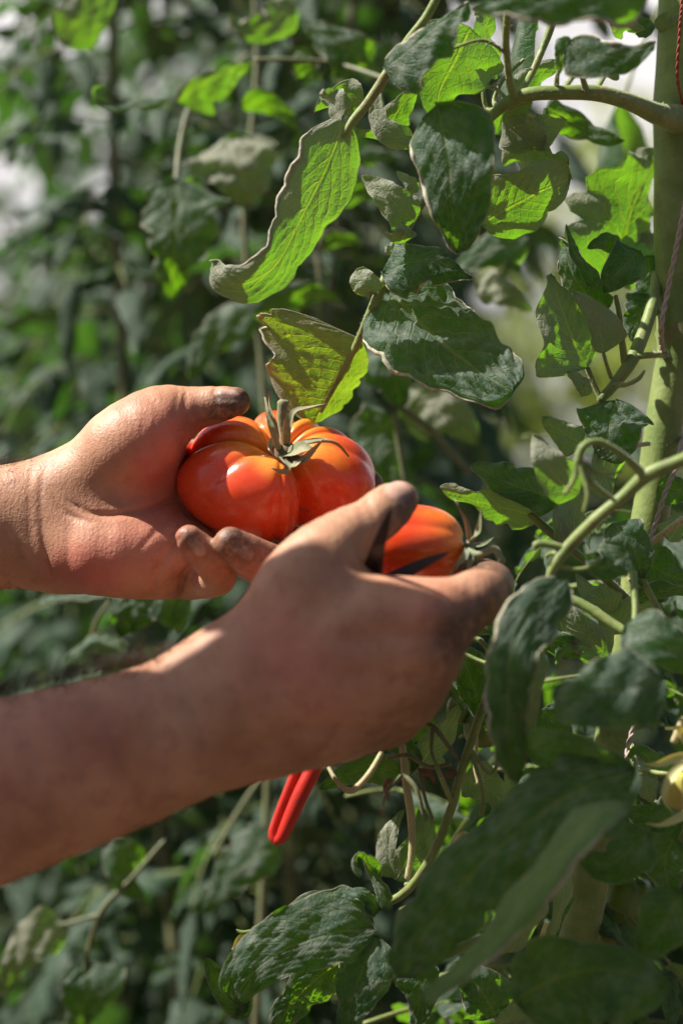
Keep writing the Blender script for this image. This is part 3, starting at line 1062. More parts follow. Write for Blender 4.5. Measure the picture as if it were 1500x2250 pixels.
# ---------------------------------------------------------------- leaves
def leaf_material(name, top, under, glow, dust, vein=(.20, .26, .08), N=9.0, fine=True, thru=.5, dw=.38, sh=.22):
    """two-sided leaf: dark dusty upper face, paler downy under face, light passes through yellow-green"""
    m = NT(name)
    uv = m.n('UVMap')
    sep = m.n('SeparateXYZ')
    m.set(sep.inputs[0], uv.outputs[0])
    u, v = sep.outputs[0], sep.outputs[1]
    lat = m.math('MULTIPLY', m.math('ABSOLUTE', m.math('SUBTRACT', v, .5)), 2.0)
    co = m.obj()
    wob = m.noise(38, 3, .55, co)
    rnd = m.n('ObjectInfo').outputs['Random']
    ph = m.math('SUBTRACT', m.math('MULTIPLY', u, N), m.math('MULTIPLY', m.math('POWER', lat, 1.25), 3.2))
    ph = m.math('ADD', ph, m.math('MULTIPLY', m.math('SUBTRACT', wob, .5), 1.1))
    fr = m.math('ABSOLUTE', m.math('SUBTRACT', m.math('FRACT', ph), .5))
    side = m.math('MULTIPLY', m.math('SUBTRACT', 1.0, m.smooth(fr, .012, .085)), m.math('SUBTRACT', 1.0, m.smooth(lat, .35, 1.0)))
    mid = m.math('SUBTRACT', 1.0, m.smooth(lat, .012, .055))
    ve = m.math('MAXIMUM', side, mid)
    n1 = m.noise(22, 4, .6, co)
    n2 = m.noise(130, 4, .6, co)
    n3 = m.noise(700, 3, .6, co)
    if fine:
        vo = m.n('TexVoronoi', feature='DISTANCE_TO_EDGE')
        vo.inputs['Scale'].default_value = 260
        m.set(vo.inputs['Vector'], co)
        net = m.math('SUBTRACT', 1.0, m.smooth(vo.outputs['Distance'], .0, .12))
    else:
        net = 0.0
    rndc = m.math('MULTIPLY', m.math('SUBTRACT', rnd, .5), .5)
    t = m.mix(m.math('ADD', m.smooth(n1, .3, .7), rndc, clamp=True), top, tuple(x * .62 for x in top))
    t = m.mix(m.math('MULTIPLY', m.smooth(n2, .40, .75), dw), t, dust)
    t = m.mix(m.math('MULTIPLY', ve, .14), t, vein)
    un = m.mix(m.smooth(n1, .3, .7), under, tuple(x * .78 for x in under))
    un = m.mix(m.math('MULTIPLY', n2, .35), un, dust)
    un = m.mix(m.math('MULTIPLY', ve, .45), un, tuple(x * 1.35 for x in under))
    back = m.n('NewGeometry').outputs['Backfacing']
    c = m.mix(back, t, un)
    edge = m.math('MULTIPLY', m.smooth(lat, .93, .995), m.smooth(n2, .35, .65))
    c = m.mix(m.math('MULTIPLY', edge, .6), c, (.24, .19, .11))
    spot = m.smooth(m.noise(48, 5, .75, co), .70, .76)
    c = m.mix(m.math('MULTIPLY', spot, .55), c, (.18, .10, .04))
    g = m.mix(m.smooth(n1, .25, .75), glow, (glow[0] * .55, glow[1] * .72, glow[2] * .6))
    g = m.mix(m.math('MULTIPLY', ve, .45), g, (min(1, glow[0] * 2.6), min(1, glow[1] * 1.35), glow[2] * 2.5))
    g = m.mix(m.math('MULTIPLY', net, .22), g, (glow[0] * 1.8, glow[1] * 1.1, glow[2]))
    g = m.mix(m.math('MULTIPLY', spot, .6), g, (.45, .16, .02))
    h = m.math('SUBTRACT', m.math('MULTIPLY', n3, .35), m.math('MULTIPLY', ve, .9))
    h = m.math('ADD', h, m.math('MULTIPLY', n2, 1.3))
    h = m.math('SUBTRACT', h, m.math('MULTIPLY', net, .25))
    bmp = m.bump(h, .6, .0011)
    p = m.principled(**{'Base Color': c, 'Roughness': m.math('ADD', .46, m.math('MULTIPLY', n2, .25)), 'Specular IOR Level': .32,
                        'Sheen Weight': sh, 'Sheen Roughness': .45, 'Normal': bmp})
    p.inputs['Sheen Tint'].default_value = (1, .97, .9, 1)
    tr = m.n('BsdfTranslucent')
    m.set(tr.inputs[0], g)
    m.set(tr.inputs['Normal'], bmp)
    mx = m.n('MixShader')
    mx.inputs[0].default_value = thru
    m.t.links.new(p.outputs[0], mx.inputs[1])
    m.t.links.new(tr.outputs[0], mx.inputs[2])
    return m.done(mx)


L_FRONT = leaf_material('tomato_leaf', (.034, .068, .048), (.27, .27, .20), (.25, .60, .010), (.34, .33, .29), thru=.36)
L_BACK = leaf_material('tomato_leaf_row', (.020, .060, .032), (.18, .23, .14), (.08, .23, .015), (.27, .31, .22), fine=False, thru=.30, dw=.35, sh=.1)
L_FAR = leaf_material('tomato_leaf_far_sunlit', (.17, .20, .07), (.32, .33, .17), (.52, .62, .06), (.40, .38, .22), fine=False)  # far copy of the leaf, backlit warmth and brightness put into the colours
STEM_M = stem_material('vine_skin', (.12, .18, .035), (.21, .26, .07))
STEM_DK = stem_material('vine_skin_dark', (.08, .10, .04), (.15, .16, .07))
STEM_Y = stem_material('vine_skin_pale', (.34, .32, .15), (.45, .40, .22), .6)


def sun_tilt(q, light, wl, wr):
    """turn of the blade about its midrib that lets the sun through it ('glow'), on it ('lit') or along it ('graze')"""
    T = norm(q[-1] - q[0])
    H = norm(np.array([0, 0, CAMZ]) - q[len(q) // 2])
    S = norm(np.cross(T, H))
    Nn = np.cross(S, T)
    sd = np.array(SUN_DIR)
    want = {'glow': -.50, 'lit': .55, 'graze': .10}[light]
    best = min(range(-54, 55, 3), key=lambda a: abs((np.cross(S * math.cos(math.radians(a)) + Nn * math.sin(math.radians(a)), T) @ sd) - want) + abs(a) * .0035)
    c = math.cos(math.radians(best))
    return (best - 4, best + 4), wl / max(c, .62), wr / max(c, .62)


def leaf(mb, pts, wl, wr, tilt=0.0, curl=(1.0, 1.0), fold=0.0, lobe=.15, teeth=4, wave=.12, quilt=.03, seed=0,
         face='top', light=None, hint=None, nu=34, nv=9, base=.5, tipp=1.2, m=0, curlp=2.5, rim=None):
    """a leaflet along the midrib pts (metres). wl, wr: half widths; tilt: turn about the midrib (deg, may be a pair base, tip);
    curl: arc of each margin away from the facing side (rad); fold: V along the midrib"""
    rng = random.Random(seed * 7919 + 13)
    rip = .35 if light == 'glow' else 1.0
    q = catmull(np.asarray(pts, float), nu + 1)
    if light:
        tilt, wl, wr = sun_tilt(q, light, wl, wr)
    T = norm(np.gradient(q, axis=0))
    L = np.linalg.norm(np.diff(q, axis=0), axis=1).sum()
    camp = np.array([0, 0, CAMZ])
    t0, t1 = (tilt if isinstance(tilt, (tuple, list)) else (tilt, tilt))
    offs = [[rng.uniform(-.5, .5) for _ in range(6)] for _ in range(2)]
    phs = [rng.uniform(0, 6.28) for _ in range(8)]
    pf = lambda t: (min(1, t / .16) ** .62) * (max(0, 1 - t) ** (1 / tipp)) ** .9
    pmax = max(pf(k / 40) for k in range(41))
    V, UV = [], []
    cols = 2 * nv + 1
    nveins = 9.0
    for i in range(nu + 1):
        t = i / nu
        H = norm(camp - q[i]) if hint is None else norm(np.asarray(hint, float))
        S = norm(np.cross(T[i], H))
        Nn = np.cross(S, T[i])
        a = math.radians(t0 + (t1 - t0) * t + 6 * math.sin(3 * t + phs[0]))
        S2 = S * math.cos(a) + Nn * math.sin(a)
        N2 = np.cross(S2, T[i])
        prof = pf(t) / pmax
        prof = prof ** .8
        row = [None] * cols
        for si, (w0, sg) in enumerate(((wl, -1), (wr, 1))):
            x = t * teeth + offs[si][0] + .35 * math.sin(6.28 * t + phs[1 + si])
            fx = x - math.floor(x)
            tooth = (1 - abs(2 * fx - 1) ** 2.2)
            small = .5 + .5 * math.sin(6.28 * (x * 2.7) + phs[3 + si])
            w = w0 * prof * (1 - lobe * (1 - tooth) - lobe * .22 * small)
            w *= 1 + .07 * math.sin(5 * t + phs[5 + si])
            xx = zz = 0.0
            cu = curl[si] * (.55 + .9 * (.5 + .5 * math.sin(4.3 * t + phs[6] + si * 2)))
            last = 0
            for k in range(1, nv + 1):
                s = k / nv
                ang = fold + cu * ((s + last) / 2) ** curlp
                xx += math.cos(ang) * w / nv
                zz -= math.sin(ang) * w / nv
                last = s
                f = t * nveins - (s ** 1.25) * 3.2
                q1 = abs(math.sin(math.pi * f)) - .55
                off = quilt * w0 * q1 * math.sin(math.pi * min(s * 1.05, 1)) + wave * w0 * s * s * math.sin(6.28 * t * 2.3 + phs[7] + si * 2.1 + s)
                off += rip * w0 * (.035 * math.sin(19 * t + phs[2] + 6 * s * sg) + .03 * math.sin(37 * t + phs[3] - 9 * s * sg) * s + .022 * math.sin(29 * s + phs[4] + 23 * t))
                row[nv + sg * k] = (q[i] + S2 * sg * xx + N2 * (zz + off), (t, .5 + sg * s * .5))
        row[nv] = (q[i] + N2 * (-.05 * wl * min(1, 4 * t) * (1 - t)), (t, .5))
        for p_, u_ in row:
            V.append(p_)
            UV.append(u_)
    F = []
    for i in range(nu):
        for k in range(cols - 1):
            a_, b_ = i * cols + k, i * cols + k + 1
            c_, d_ = (i + 1) * cols + k + 1, (i + 1) * cols + k
            F.append((a_, b_, c_, d_) if face == 'top' else (d_, c_, b_, a_))
    mb.add(V, F, UV, m)
    if rim:
        for col_, r_ in ((0, rim[0]), (cols - 1, rim[1])):
            e = [V[i * cols + col_] * .7 + V[i * cols + col_ + (1 if col_ == 0 else -1)] * .3 for i in range(1, nu + 1)]
            rr = [r_ * (.18 + .82 * abs(math.sin(7.1 * i / nu + phs[3]) * math.sin(3.3 * i / nu + .3)) ** .8 + .12 * rng.random()) for i in range(1, nu + 1)]
            tube(mb, e, rr, 6 if r_ < .001 else 9, nu + 8, m=2, cap=False)


def compound(seed, size=.30, nu=10, nv=3, mat=None, name='leaf'):
    """a whole hanging tomato leaf: arching rachis with paired leaflets; built along +X from the origin"""
    rng = random.Random(seed)
    mb = MB()
    droop = rng.uniform(.5, 1.0)
    n = 8
    rp = []
    for i in range(n):
        t = i / (n - 1)
        rp.append((size * (t - .28 * t * t * droop), size * .10 * math.sin(2.5 * t + seed) * t, size * (.25 * t - .75 * droop * t * t)))
    rp = np.array(rp)
    tube(mb, rp, [size * .0075 * (1 - .6 * i / n) for i in range(n)], 6, 12, m=1)
    q = catmull(rp, 40)
    T = norm(np.gradient(q, axis=0))
    pairs = rng.choice([3, 3, 4])

    def one(i, side, ln):
        o = q[i]
        sd = norm(np.cross(T[i], [0, 0, 1.0])) * side
        dirn = norm(T[i] * rng.uniform(.3, .8) + sd * rng.uniform(.6, 1.0) + np.array([0, 0, rng.uniform(-.5, .1)]) if side else T[i] + np.array([0, 0, -.3]))
        pet = ln * .14
        a = o + dirn * pet
        dr = rng.uniform(.1, .6)
        p = [a, a + dirn * ln * .35 + np.array([0, 0, -dr * ln * .06]), a + dirn * ln * .7 + np.array([0, 0, -dr * ln * .30]), a + dirn * ln * .92 + np.array([0, 0, -dr * ln * .75])]
        tube(mb, [o, (o + a) / 2, a], [size * .004] * 3, 5, 3, m=1)
        w = ln * rng.uniform(.24, .34)
        cu = rng.choice([.7, 1.2, 2.0, 2.6])
        leaf(mb, p, w, w * rng.uniform(.8, 1.1), tilt=rng.uniform(-30, 30), curl=(cu, cu * rng.uniform(.6, 1.2)), fold=rng.uniform(-.1, .3), lobe=rng.uniform(.2, .42),
             teeth=rng.choice([3, 4]), wave=.2, quilt=.07, seed=rng.randrange(9999), hint=(0.05, 0, 1), nu=nu, nv=nv)
    for k in range(pairs):
        i = int(8 + 26 * k / pairs)
        ln = size * rng.uniform(.30, .42) * (1 - .1 * k)
        for sd in (-1, 1):
            one(min(39, i + rng.randrange(3)), sd, ln)
        if rng.random() < .7:
            one(min(39, i + 4), rng.choice([-1, 1]), ln * .3)
    one(39, 0, size * .42)
    me = mb.mesh(name, [mat or L_BACK, STEM_M])
    return me


# ---------------------------------------------------------------- the plant in front, leaflet by leaflet
FP = empty('tomato_plant', tuple(P(1240, 2200, 1.03) * np.array([1, 1, 0])), 'nearest tomato plant, thick stem tied with twine, large curled leaves beside the hands', 'tomato plant', 'staked tomato plants')
def margin_material():  # rolled leaf edge; its sunlit brightness is put into the pale colour
    m = NT('leaf_margin')
    n = m.noise(300, 4, .7, m.obj())
    c = m.mix(m.smooth(n, .3, .7), (.44, .40, .29), (.20, .20, .11))
    return m.done(m.principled(**{'Base Color': c, 'Roughness': .7, 'Sheen Weight': .3, 'Normal': m.bump(n, .6, .0008)}))


FPM = [L_FRONT, STEM_M, margin_material()]


def hero(pts, wl, wr, dep=None, par=None, name='leaf', stalk=None, mats=None, **kw):
    d = np.mean([p[2] for p in pts])
    mb = MB()
    rim = kw.pop('rim', (1.2, 1.2))
    leaf(mb, PP(*pts), px(wl * 1.12, d), px(wr * 1.12, d), rim=(px(rim[0] * .72, d), px(rim[1] * .72, d)), **kw)
    if stalk:
        q = [stalk_p for stalk_p in stalk]
        tube(mb, PP(*[s[:3] for s in q]), [px(s[3], s[2]) for s in q], 8, 10, m=1)
    o = mb.build(name, mats or FPM, par or FP)
    return o


def stalk(pts, par=None, name='stalk', mat=None, seg=12, n=None, fuzz=0):
    mb = MB()
    P3 = PP(*[s[:3] for s in pts])
    R3 = [px(s[3], s[2]) for s in pts]
    tube(mb, P3, R3, seg, n or 8 * len(pts))
    o = mb.build(name, mat or STEM_M, par or FP)
    if fuzz:
        FUZZ.append((P3, R3, fuzz))
    return o


FUZZ = []
# main stem with its thickened nodes
stalk([(1500, -60, 1.03, 52), (1498, 120, 1.03, 56), (1496, 240, 1.03, 62), (1490, 330, 1.03, 54), (1484, 500, 1.03, 48), (1484, 640, 1.03, 45), (1490, 700, 1.03, 50), (1494, 735, 1.03, 55), (1490, 765, 1.03, 47),
       (1480, 810, 1.03, 43), (1456, 950, 1.03, 42), (1434, 1100, 1.03, 41), (1415, 1200, 1.03, 40), (1385, 1400, 1.03, 40), (1345, 1640, 1.03, 42), (1300, 1900, 1.03, 44), (1265, 2080, 1.03, 45), (1235, 2250, 1.03, 46),
       (1200, 2600, 1.03, 46)], name='main_stem', n=140, seg=20, fuzz=2600)
mb = MB()
p0 = P(1200, 2600, 1.03)
tube(mb, [p0 + [0, 0, .01], (p0[0] - .03, p0[1], .45), (p0[0] - .02, p0[1] + .02, -.02)], [.0105, .011, .013], 12, 20)
mb.build('stem_foot', STEM_M, FP)
stalk([(1497, -50, 1.03, 52), (1500, -400, 1.04, 46), (1520, -900, 1.05, 38), (1500, -1500, 1.05, 28)], name='stem_top')
# side branches: (px, py, distance, radius in px)
for pts in (
        [(1490, 262, 1.02, 34), (1440, 248, 1.00, 24), (1380, 222, .985, 19), (1310, 204, .975, 18), (1230, 203, .97, 16), (1160, 207, .97, 16), (1110, 228, .972, 14), (1060, 275, .975, 8)],
        [(1132, 215, .97, 12), (1120, 180, .965, 9), (1113, 120, .955, 8), (1112, 60, .945, 9), (1125, -40, .93, 9)],
        [(1140, 205, .975, 8), (1165, 165, .985, 8), (1190, 110, .99, 8), (1212, 50, .99, 9), (1225, -30, .99, 9)],
        [(1222, 200, .97, 7), (1224, 165, .965, 5), (1236, 140, .96, 4)],
        [(1235, 200, .97, 6), (1260, 165, .98, 5), (1270, 150, .98, 5)],
        [(1288, 200, .972, 8), (1278, 165, .955, 6), (1268, 118, .935, 6), (1258, 90, .92, 7)],
        [(1305, 205, .975, 6), (1330, 160, .99, 5), (1340, 130, 1.0, 4)],
        [(1118, 120, .955, 3), (1060, 88, .945, 4), (990, 108, .94, 3), (950, 128, .94, 3)],
        [(1120, 225, .97, 5), (1090, 195, .975, 4), (1064, 190, .98, 4)],
        [(1100, 235, .975, 6), (1072, 240, .985, 5), (1062, 212, .985, 5), (1062, 170, .985, 4)],
        [(1120, 235, .972, 7), (1085, 225, .99, 5), (1105, 175, .99, 4), (1150, 130, .985, 4)],
        # left arching leaf stalk
        [(985, -60, .95, 9), (940, 30, .955, 10), (895, 90, .96, 10), (850, 160, .965, 11), (810, 222, .968, 11), (775, 265, .97, 10), (752, 300, .97, 5)],
        [(1100, 240, .98, 7), (1040, 300, .99, 8), (960, 400, .99, 8), (905, 485, .99, 8), (870, 560, .99, 9), (840, 625, .988, 11), (815, 685, .99, 11), (790, 742, 1.0, 9), (745, 830, 1.008, 6), (705, 905, 1.012, 4)],
        [(830, 640, .988, 5), (812, 640, .985, 4), (810, 655, .985, 3)],
        # shoot beside the main stem
        [(1440, 600, 1.03, 10), (1435, 660, 1.02, 13), (1412, 735, 1.01, 15), (1385, 795, 1.0, 15), (1345, 850, 1.0, 12), (1318, 878, 1.0, 10)],
        [(1372, 795, 1.0, 9), (1365, 740, .995, 7), (1360, 690, .99, 6), (1352, 650, .99, 5)],
        [(1400, 782, 1.0, 8), (1430, 780, 1.0, 7), (1465, 778, 1.01, 7)],
        [(1350, 845, .998, 6), (1375, 845, .99, 5), (1402, 832, .985, 5), (1415, 815, .985, 3)],
        [(1318, 873, 1.0, 6), (1305, 845, 1.0, 6), (1290, 808, .998, 6)],
        [(1342, 830, .998, 5), (1332, 800, .995, 4), (1326, 778, .99, 4)],
        # stalk crossing near the lens
        [(1540, 995, .885, 16), (1480, 1018, .885, 15), (1420, 1045, .888, 17), (1370, 1090, .892, 14), (1310, 1140, .895, 14), (1250, 1200, .90, 14), (1222, 1235, .90, 13), (1205, 1268, .90, 7)],
        [(1415, 1045, .888, 12), (1385, 1015, .885, 9), (1345, 985, .882, 8), (1310, 970, .88, 8), (1280, 982, .878, 9), (1268, 1015, .878, 9)],
        [(1268, 1010, .878, 9), (1262, 1050, .878, 6), (1240, 1085, .878, 4)],
        [(1272, 1010, .878, 8), (1300, 1060, .882, 6), (1350, 1100, .885, 5)],
        [(1285, 1020, .88, 6), (1320, 1042, .88, 5), (1362, 1038, .88, 4)],
        [(1270, 1015, .878, 7), (1290, 1080, .875, 5), (1282, 1125, .875, 4)],
        [(1245, 1208, .90, 9), (1215, 1198, .90, 8), (1185, 1195, .90, 9), (1176, 1200, .90, 10)],
        [(1240, 1225, .90, 6), (1215, 1215, .905, 5), (1200, 1222, .91, 5)],
        [(1225, 1245, .90, 5), (1280, 1250, .898, 5), (1320, 1228, .898, 4)],
        # petiole running behind the small fruit's calyx
        [(1165, 1128, .995, 8), (1195, 1158, .995, 10), (1240, 1195, .995, 9), (1300, 1245, 1.0, 9), (1370, 1310, 1.01, 10), (1400, 1350, 1.02, 12)],
        [(1230, 1305, .93, 10), (1290, 1335, .925, 11), (1350, 1375, .92, 11), (1392, 1397, .915, 10)],
        [(1392, 1395, .915, 9), (1396, 1340, .92, 8), (1392, 1290, .925, 8), (1390, 1258, .93, 9)],
        [(1402, 1252, .96, 7), (1425, 1300, .96, 7), (1450, 1345, .96, 7)],
        # long fruit stalk curving down to the lower leaves
        [(1100, 1395, .965, 8), (1088, 1440, .96, 9), (1078, 1500, .955, 9), (1045, 1600, .95, 10), (1012, 1700, .95, 10), (990, 1780, .952, 10), (955, 1868, .955, 10), (910, 1940, .96, 10),
         (860, 1980, .965, 9), (800, 1988, .965, 7), (745, 1975, .965, 6), (715, 1974, .965, 6), (706, 1992, .963, 5)],
        [(1085, 1445, .96, 6), (1050, 1405, .965, 6), (1005, 1412, .97, 6)],
        [(1088, 1460, .96, 6), (1060, 1455, .965, 5), (1010, 1432, .97, 4)],
        [(1030, 1640, .95, 6), (1060, 1735, .945, 5), (1058, 1790, .945, 6)],
        [(995, 1770, .952, 6), (965, 1700, .94, 5), (955, 1672, .94, 4)],
        [(1030, 1640, .95, 5), (1075, 1700, .955, 5), (1100, 1665, .955, 4)],
        [(1150, 2040, 1.0, 12), (1080, 2060, .99, 12), (980, 2095, .985, 11)],
        [(985, 1932, .96, 6), (930, 1935, .965, 5), (890, 1945, .965, 5)],
        [(1440, 1700, .97, 9), (1400, 1690, .98, 8), (1385, 1640, 1.0, 8)],
        [(1400, 1690, .97, 7), (1450, 1700, .955, 6), (1520, 1705, .95, 6)],
):
    stalk(pts, fuzz=int(50 * len(pts)) if pts[0][2] > .93 else 0)
for pts in ([(838, 1655, .945, 6), (815, 1695, .94, 7), (790, 1725, .94, 7), (768, 1738, .94, 7), (742, 1720, .94, 5), (722, 1688, .945, 4)],
            [(884, 1640, .96, 8), (892, 1720, .962, 9), (902, 1790, .965, 9), (905, 1860, .965, 8), (895, 1930, .965, 7)],
            [(1043, 1600, .98, 7), (1045, 1680, .98, 7), (1055, 1720, .98, 9)],
            [(1345, 965, .99, 4), (1385, 978, .99, 5), (1425, 975, 1.0, 5)],
            [(1410, 1210, 1.0, 7), (1440, 1185, .99, 7), (1500, 1140, .98, 8)],
            [(1480, 1630, .91, 8), (1500, 1580, .91, 8)]):
    stalk(pts, name='dry_stalk', mat=STEM_Y, fuzz=90)
for pts in ([(930, 1588, .955, 5), (955, 1600, .95, 6), (985, 1640, .95, 5), (1010, 1672, .95, 3)],
            [(950, 1600, .95, 5), (948, 1650, .948, 4), (960, 1690, .948, 3)],
            [(850, 1668, .95, 5), (895, 1660, .945, 5), (940, 1685, .945, 5), (990, 1680, .945, 4)],
            [(880, 1705, .945, 6), (850, 1740, .94, 4), (838, 1790, .94, 3)],
            [(885, 1700, .945, 5), (915, 1735, .94, 5), (930, 1790, .94, 4)],
            [(920, 1690, .95, 5), (935, 1760, .955, 4), (950, 1800, .955, 3)]):
    stalk(pts, name='calyx_remnant', mat=STEM_DK, fuzz=60)

# leaflets: midrib points (px, py, distance), half widths in px
UP = dict(face='under')
hero([(758, 262, .97), (712, 375, .965), (660, 480, .96), (606, 580, .955), (540, 622, .955), (484, 612, .957), (466, 574, .962)], 74, 62, seed=1, light='glow', rim=(1.5, 7), curl=(.5, 1.5), fold=.03, lobe=.14, teeth=6, quilt=.035, curlp=6, nu=60, nv=14, tipp=2.2, **UP)
hero([(750, 262, .985), (725, 225, .99), (700, 205, .995)], 30, 34, seed=2, light='glow', curl=(1, .6), **UP)
hero([(800, 225, .99), (745, 210, .995), (690, 245, 1.0)], 34, 34, seed=21, light='glow', curl=(.6, .8), **UP)
hero([(958, 232, .935), (980, 330, .93), (990, 440, .93), (1002, 556, .94)], 112, 78, seed=3, light='graze', rim=(2, 8), curl=(.6, 2.0), curlp=5, lobe=.06, quilt=.05, nu=44, nv=12, tipp=1.6)
hero([(846, 148, .94), (905, 100, .93), (965, 50, .925), (1030, 5, .925)], 30, 76, seed=4, light='lit', rim=(8, 2), curl=(2.2, .5), lobe=.16, quilt=.09)
hero([(1032, 60, .965), (1000, 130, .965), (965, 200, .97), (962, 262, .975)], 92, 80, seed=5, light='glow', curl=(.3, .3), lobe=.06, tilt=12, **UP)
hero([(1064, 172, .985), (1066, 120, .985), (1066, 70, .985), (1078, 20, .99)], 48, 44, seed=6, light='glow', curl=(.4, .3), lobe=.08, **UP)
hero([(850, 290, .99), (868, 250, .985), (920, 180, .98)], 30, 44, seed=7, light='glow', curl=(1.5, .6), lobe=.2, **UP)
hero([(905, 318, .99), (860, 300, .99), (780, 290, .985)], 20, 22, seed=8, light='glow', curl=(.5, .5), **UP)
hero([(905, 310, .975), (840, 270, .975), (835, 200, .98)], 38, 24, seed=81, light='glow', curl=(.8, .5), **UP)
hero([(1420, -70, .86), (1280, -28, .85), (1150, -8, .85), (1035, 14, .86)], 86, 66, seed=9, light='graze', rim=(9, 4), curl=(.5, 1.6), lobe=.16, teeth=4, quilt=.09, nu=44, nv=10)
hero([(1250, 88, .915), (1310, 118, .91), (1370, 116, .91), (1440, 92, .915)], 36, 60, seed=10, light='graze', rim=(9, 2), curl=(1.8, .3), lobe=.05)
hero([(1250, 80, .92), (1235, 110, .92), (1228, 160, .925)], 26, 22, seed=11, curl=(1.8, 1.2))
hero([(1360, 40, 1.0), (1350, -10, 1.0), (1380, -60, 1.0)], 50, 44, seed=12, light='glow', curl=(.4, .4), **UP)
hero([(1105, 255, .985), (1140, 292, .982), (1185, 300, .98), (1245, 262, .985)], 62, 56, seed=13, light='glow', curl=(.3, 1.0), lobe=.13, **UP)
hero([(1110, 270, .995), (1160, 320, .99), (1210, 350, .99), (1250, 352, .99)], 44, 62, seed=14, light='glow', curl=(.3, .4), lobe=.18, **UP)
hero([(1200, 235, 1.05), (1260, 270, 1.06), (1320, 300, 1.06), (1372, 308, 1.06)], 42, 40, seed=15, tilt=20, lobe=.2)
hero([(1130, 210, 1.0), (1180, 160, 1.0), (1250, 130, 1.0)], 28, 32, seed=16, light='glow', **UP)
hero([(1270, 160, 1.01), (1310, 150, 1.01), (1360, 172, 1.01)], 30, 28, seed=17, light='glow', **UP)
hero([(1056, 492, .99), (1120, 455, .985), (1190, 418, .98), (1252, 392, .985)], 74, 70, seed=18, light='glow', curl=(.3, .5), lobe=.04, quilt=.05, nu=40, nv=12, tipp=2.6, **UP)
hero([(910, 488, .985), (880, 460, .98), (845, 425, .98), (795, 388, .985)], 44, 48, seed=19, light='glow', curl=(.4, .7), lobe=.12, **UP)
hero([(918, 420, .985), (900, 405, .982), (870, 375, .985)], 18, 20, seed=191, light='glow', curl=(1.4, .7), **UP)
hero([(880, 535, .98), (892, 510, .975), (885, 488, .98)], 30, 30, seed=20, light='glow', curl=(1.9, 1.5), lobe=.05, **UP)
hero([(816, 650, .985), (802, 622, .982), (782, 592, .985)], 34, 32, seed=22, light='glow', curl=(1.2, .4), lobe=.03, tipp=3, **UP)
hero([(842, 598, .985), (900, 575, .975), (960, 572, .97), (1036, 612, .975)], 48, 62, rim=(4, 4), seed=23, light='lit', curl=(1.2, 1.2), lobe=.12, quilt=.10, nu=36, nv=10)
hero([(845, 628, .997), (905, 690, .985), (980, 760, .972), (1060, 820, .962), (1125, 862, .955)], 132, 124, seed=24, tilt=(34, 28), rim=(2, 8), curl=(.5, 2.2), lobe=.09, teeth=4, quilt=.04, wave=.06, nu=56, nv=16, tipp=2.6, curlp=4)
hero([(850, 560, .99), (860, 545, .988), (882, 520, .99)], 14, 14, seed=25, **UP)
hero([(788, 744, 1.003), (752, 812, 1.006), (722, 868, 1.012), (690, 930, 1.02)], 64, 185, seed=26, light='glow', rim=(2, 5), curl=(.7, .5), fold=.25, lobe=.16, quilt=.02, wave=.10, nu=44, nv=14, tipp=2.4,
     mats=[leaf_material('tomato_leaf_fading', (.10, .11, .055), (.30, .25, .18), (.26, .46, .012), (.28, .24, .18)), STEM_M, FPM[2]], **UP)
hero([(1368, 600, 1.06), (1375, 520, 1.05), (1400, 430, 1.05), (1450, 330, 1.06)], 120, 60, seed=27, light='glow', curl=(.4, .3), lobe=.28, teeth=5, nu=44, nv=10, **UP)
hero([(1350, 590, 1.055), (1420, 560, 1.06), (1470, 520, 1.07)], 60, 60, seed=28, light='glow', curl=(.3, .3), lobe=.2, **UP)
hero([(1288, 808, .998), (1258, 740, .995), (1232, 670, .992), (1210, 600, .995)], 66, 74, seed=29, light='glow', curl=(.7, .5), lobe=.04, nu=40, nv=12, **UP)
hero([(1326, 776, .99), (1318, 735, .985), (1295, 690, .983), (1258, 640, .985)], 26, 52, seed=30, light='glow', curl=(1.3, .4), lobe=.05, **UP)
hero([(1315, 690, 1.01), (1280, 640, 1.005), (1250, 590, 1.0), (1235, 520, 1.0)], 42, 40, rim=(4, 2), seed=31, light='lit', curl=(1.2, .6), lobe=.08)
hero([(1318, 635, .99), (1285, 590, .985), (1262, 550, .985), (1243, 492, .99)], 20, 30, seed=32, tilt=-40, curl=(2.4, 1.2), lobe=.1)
hero([(1352, 548, .99), (1330, 530, .985), (1290, 545, .985)], 24, 26, seed=33, curl=(1.2, .6), lobe=.15)
hero([(1402, 552, .985), (1380, 575, .98), (1350, 605, .98), (1325, 642, .985)], 52, 52, seed=34, curl=(.6, .5), lobe=.02)
hero([(1430, 650, 1.02), (1405, 690, 1.02), (1392, 720, 1.02), (1395, 755, 1.02)], 40, 44, seed=35, lobe=.2)
hero([(1420, 560, 1.03), (1430, 620, 1.03), (1410, 690, 1.03)], 44, 44, seed=351)
hero([(1352, 880, .985), (1340, 920, .98), (1332, 965, .98), (1318, 1008, .985)], 84, 72, seed=36, tilt=(-22, -18), curl=(.6, .9), lobe=.03, nu=40, nv=12, tipp=2.4)
hero([(1280, 975, .99), (1245, 955, .99), (1212, 935, .99), (1190, 915, .99)], 40, 36, seed=37, curl=(1.2, 1), lobe=.05, **UP)
hero([(1300, 860, .99), (1280, 850, .985), (1262, 830, .985), (1243, 815, .99)], 20, 24, seed=38, curl=(1.2, 1.0), **UP)
hero([(1272, 1085, .93), (1230, 1060, .925), (1195, 1010, .92), (1170, 955, .925)], 46, 64, seed=39, light='glow', curl=(1.0, .7), lobe=.05, **UP)
hero([(1226, 1098, .99), (1170, 1080, .985), (1100, 1055, .982), (1035, 1018, .985)], 40, 66, seed=40, tilt=(-30, -34), curl=(.9, .6), lobe=.04, nu=44, nv=12, tipp=2)
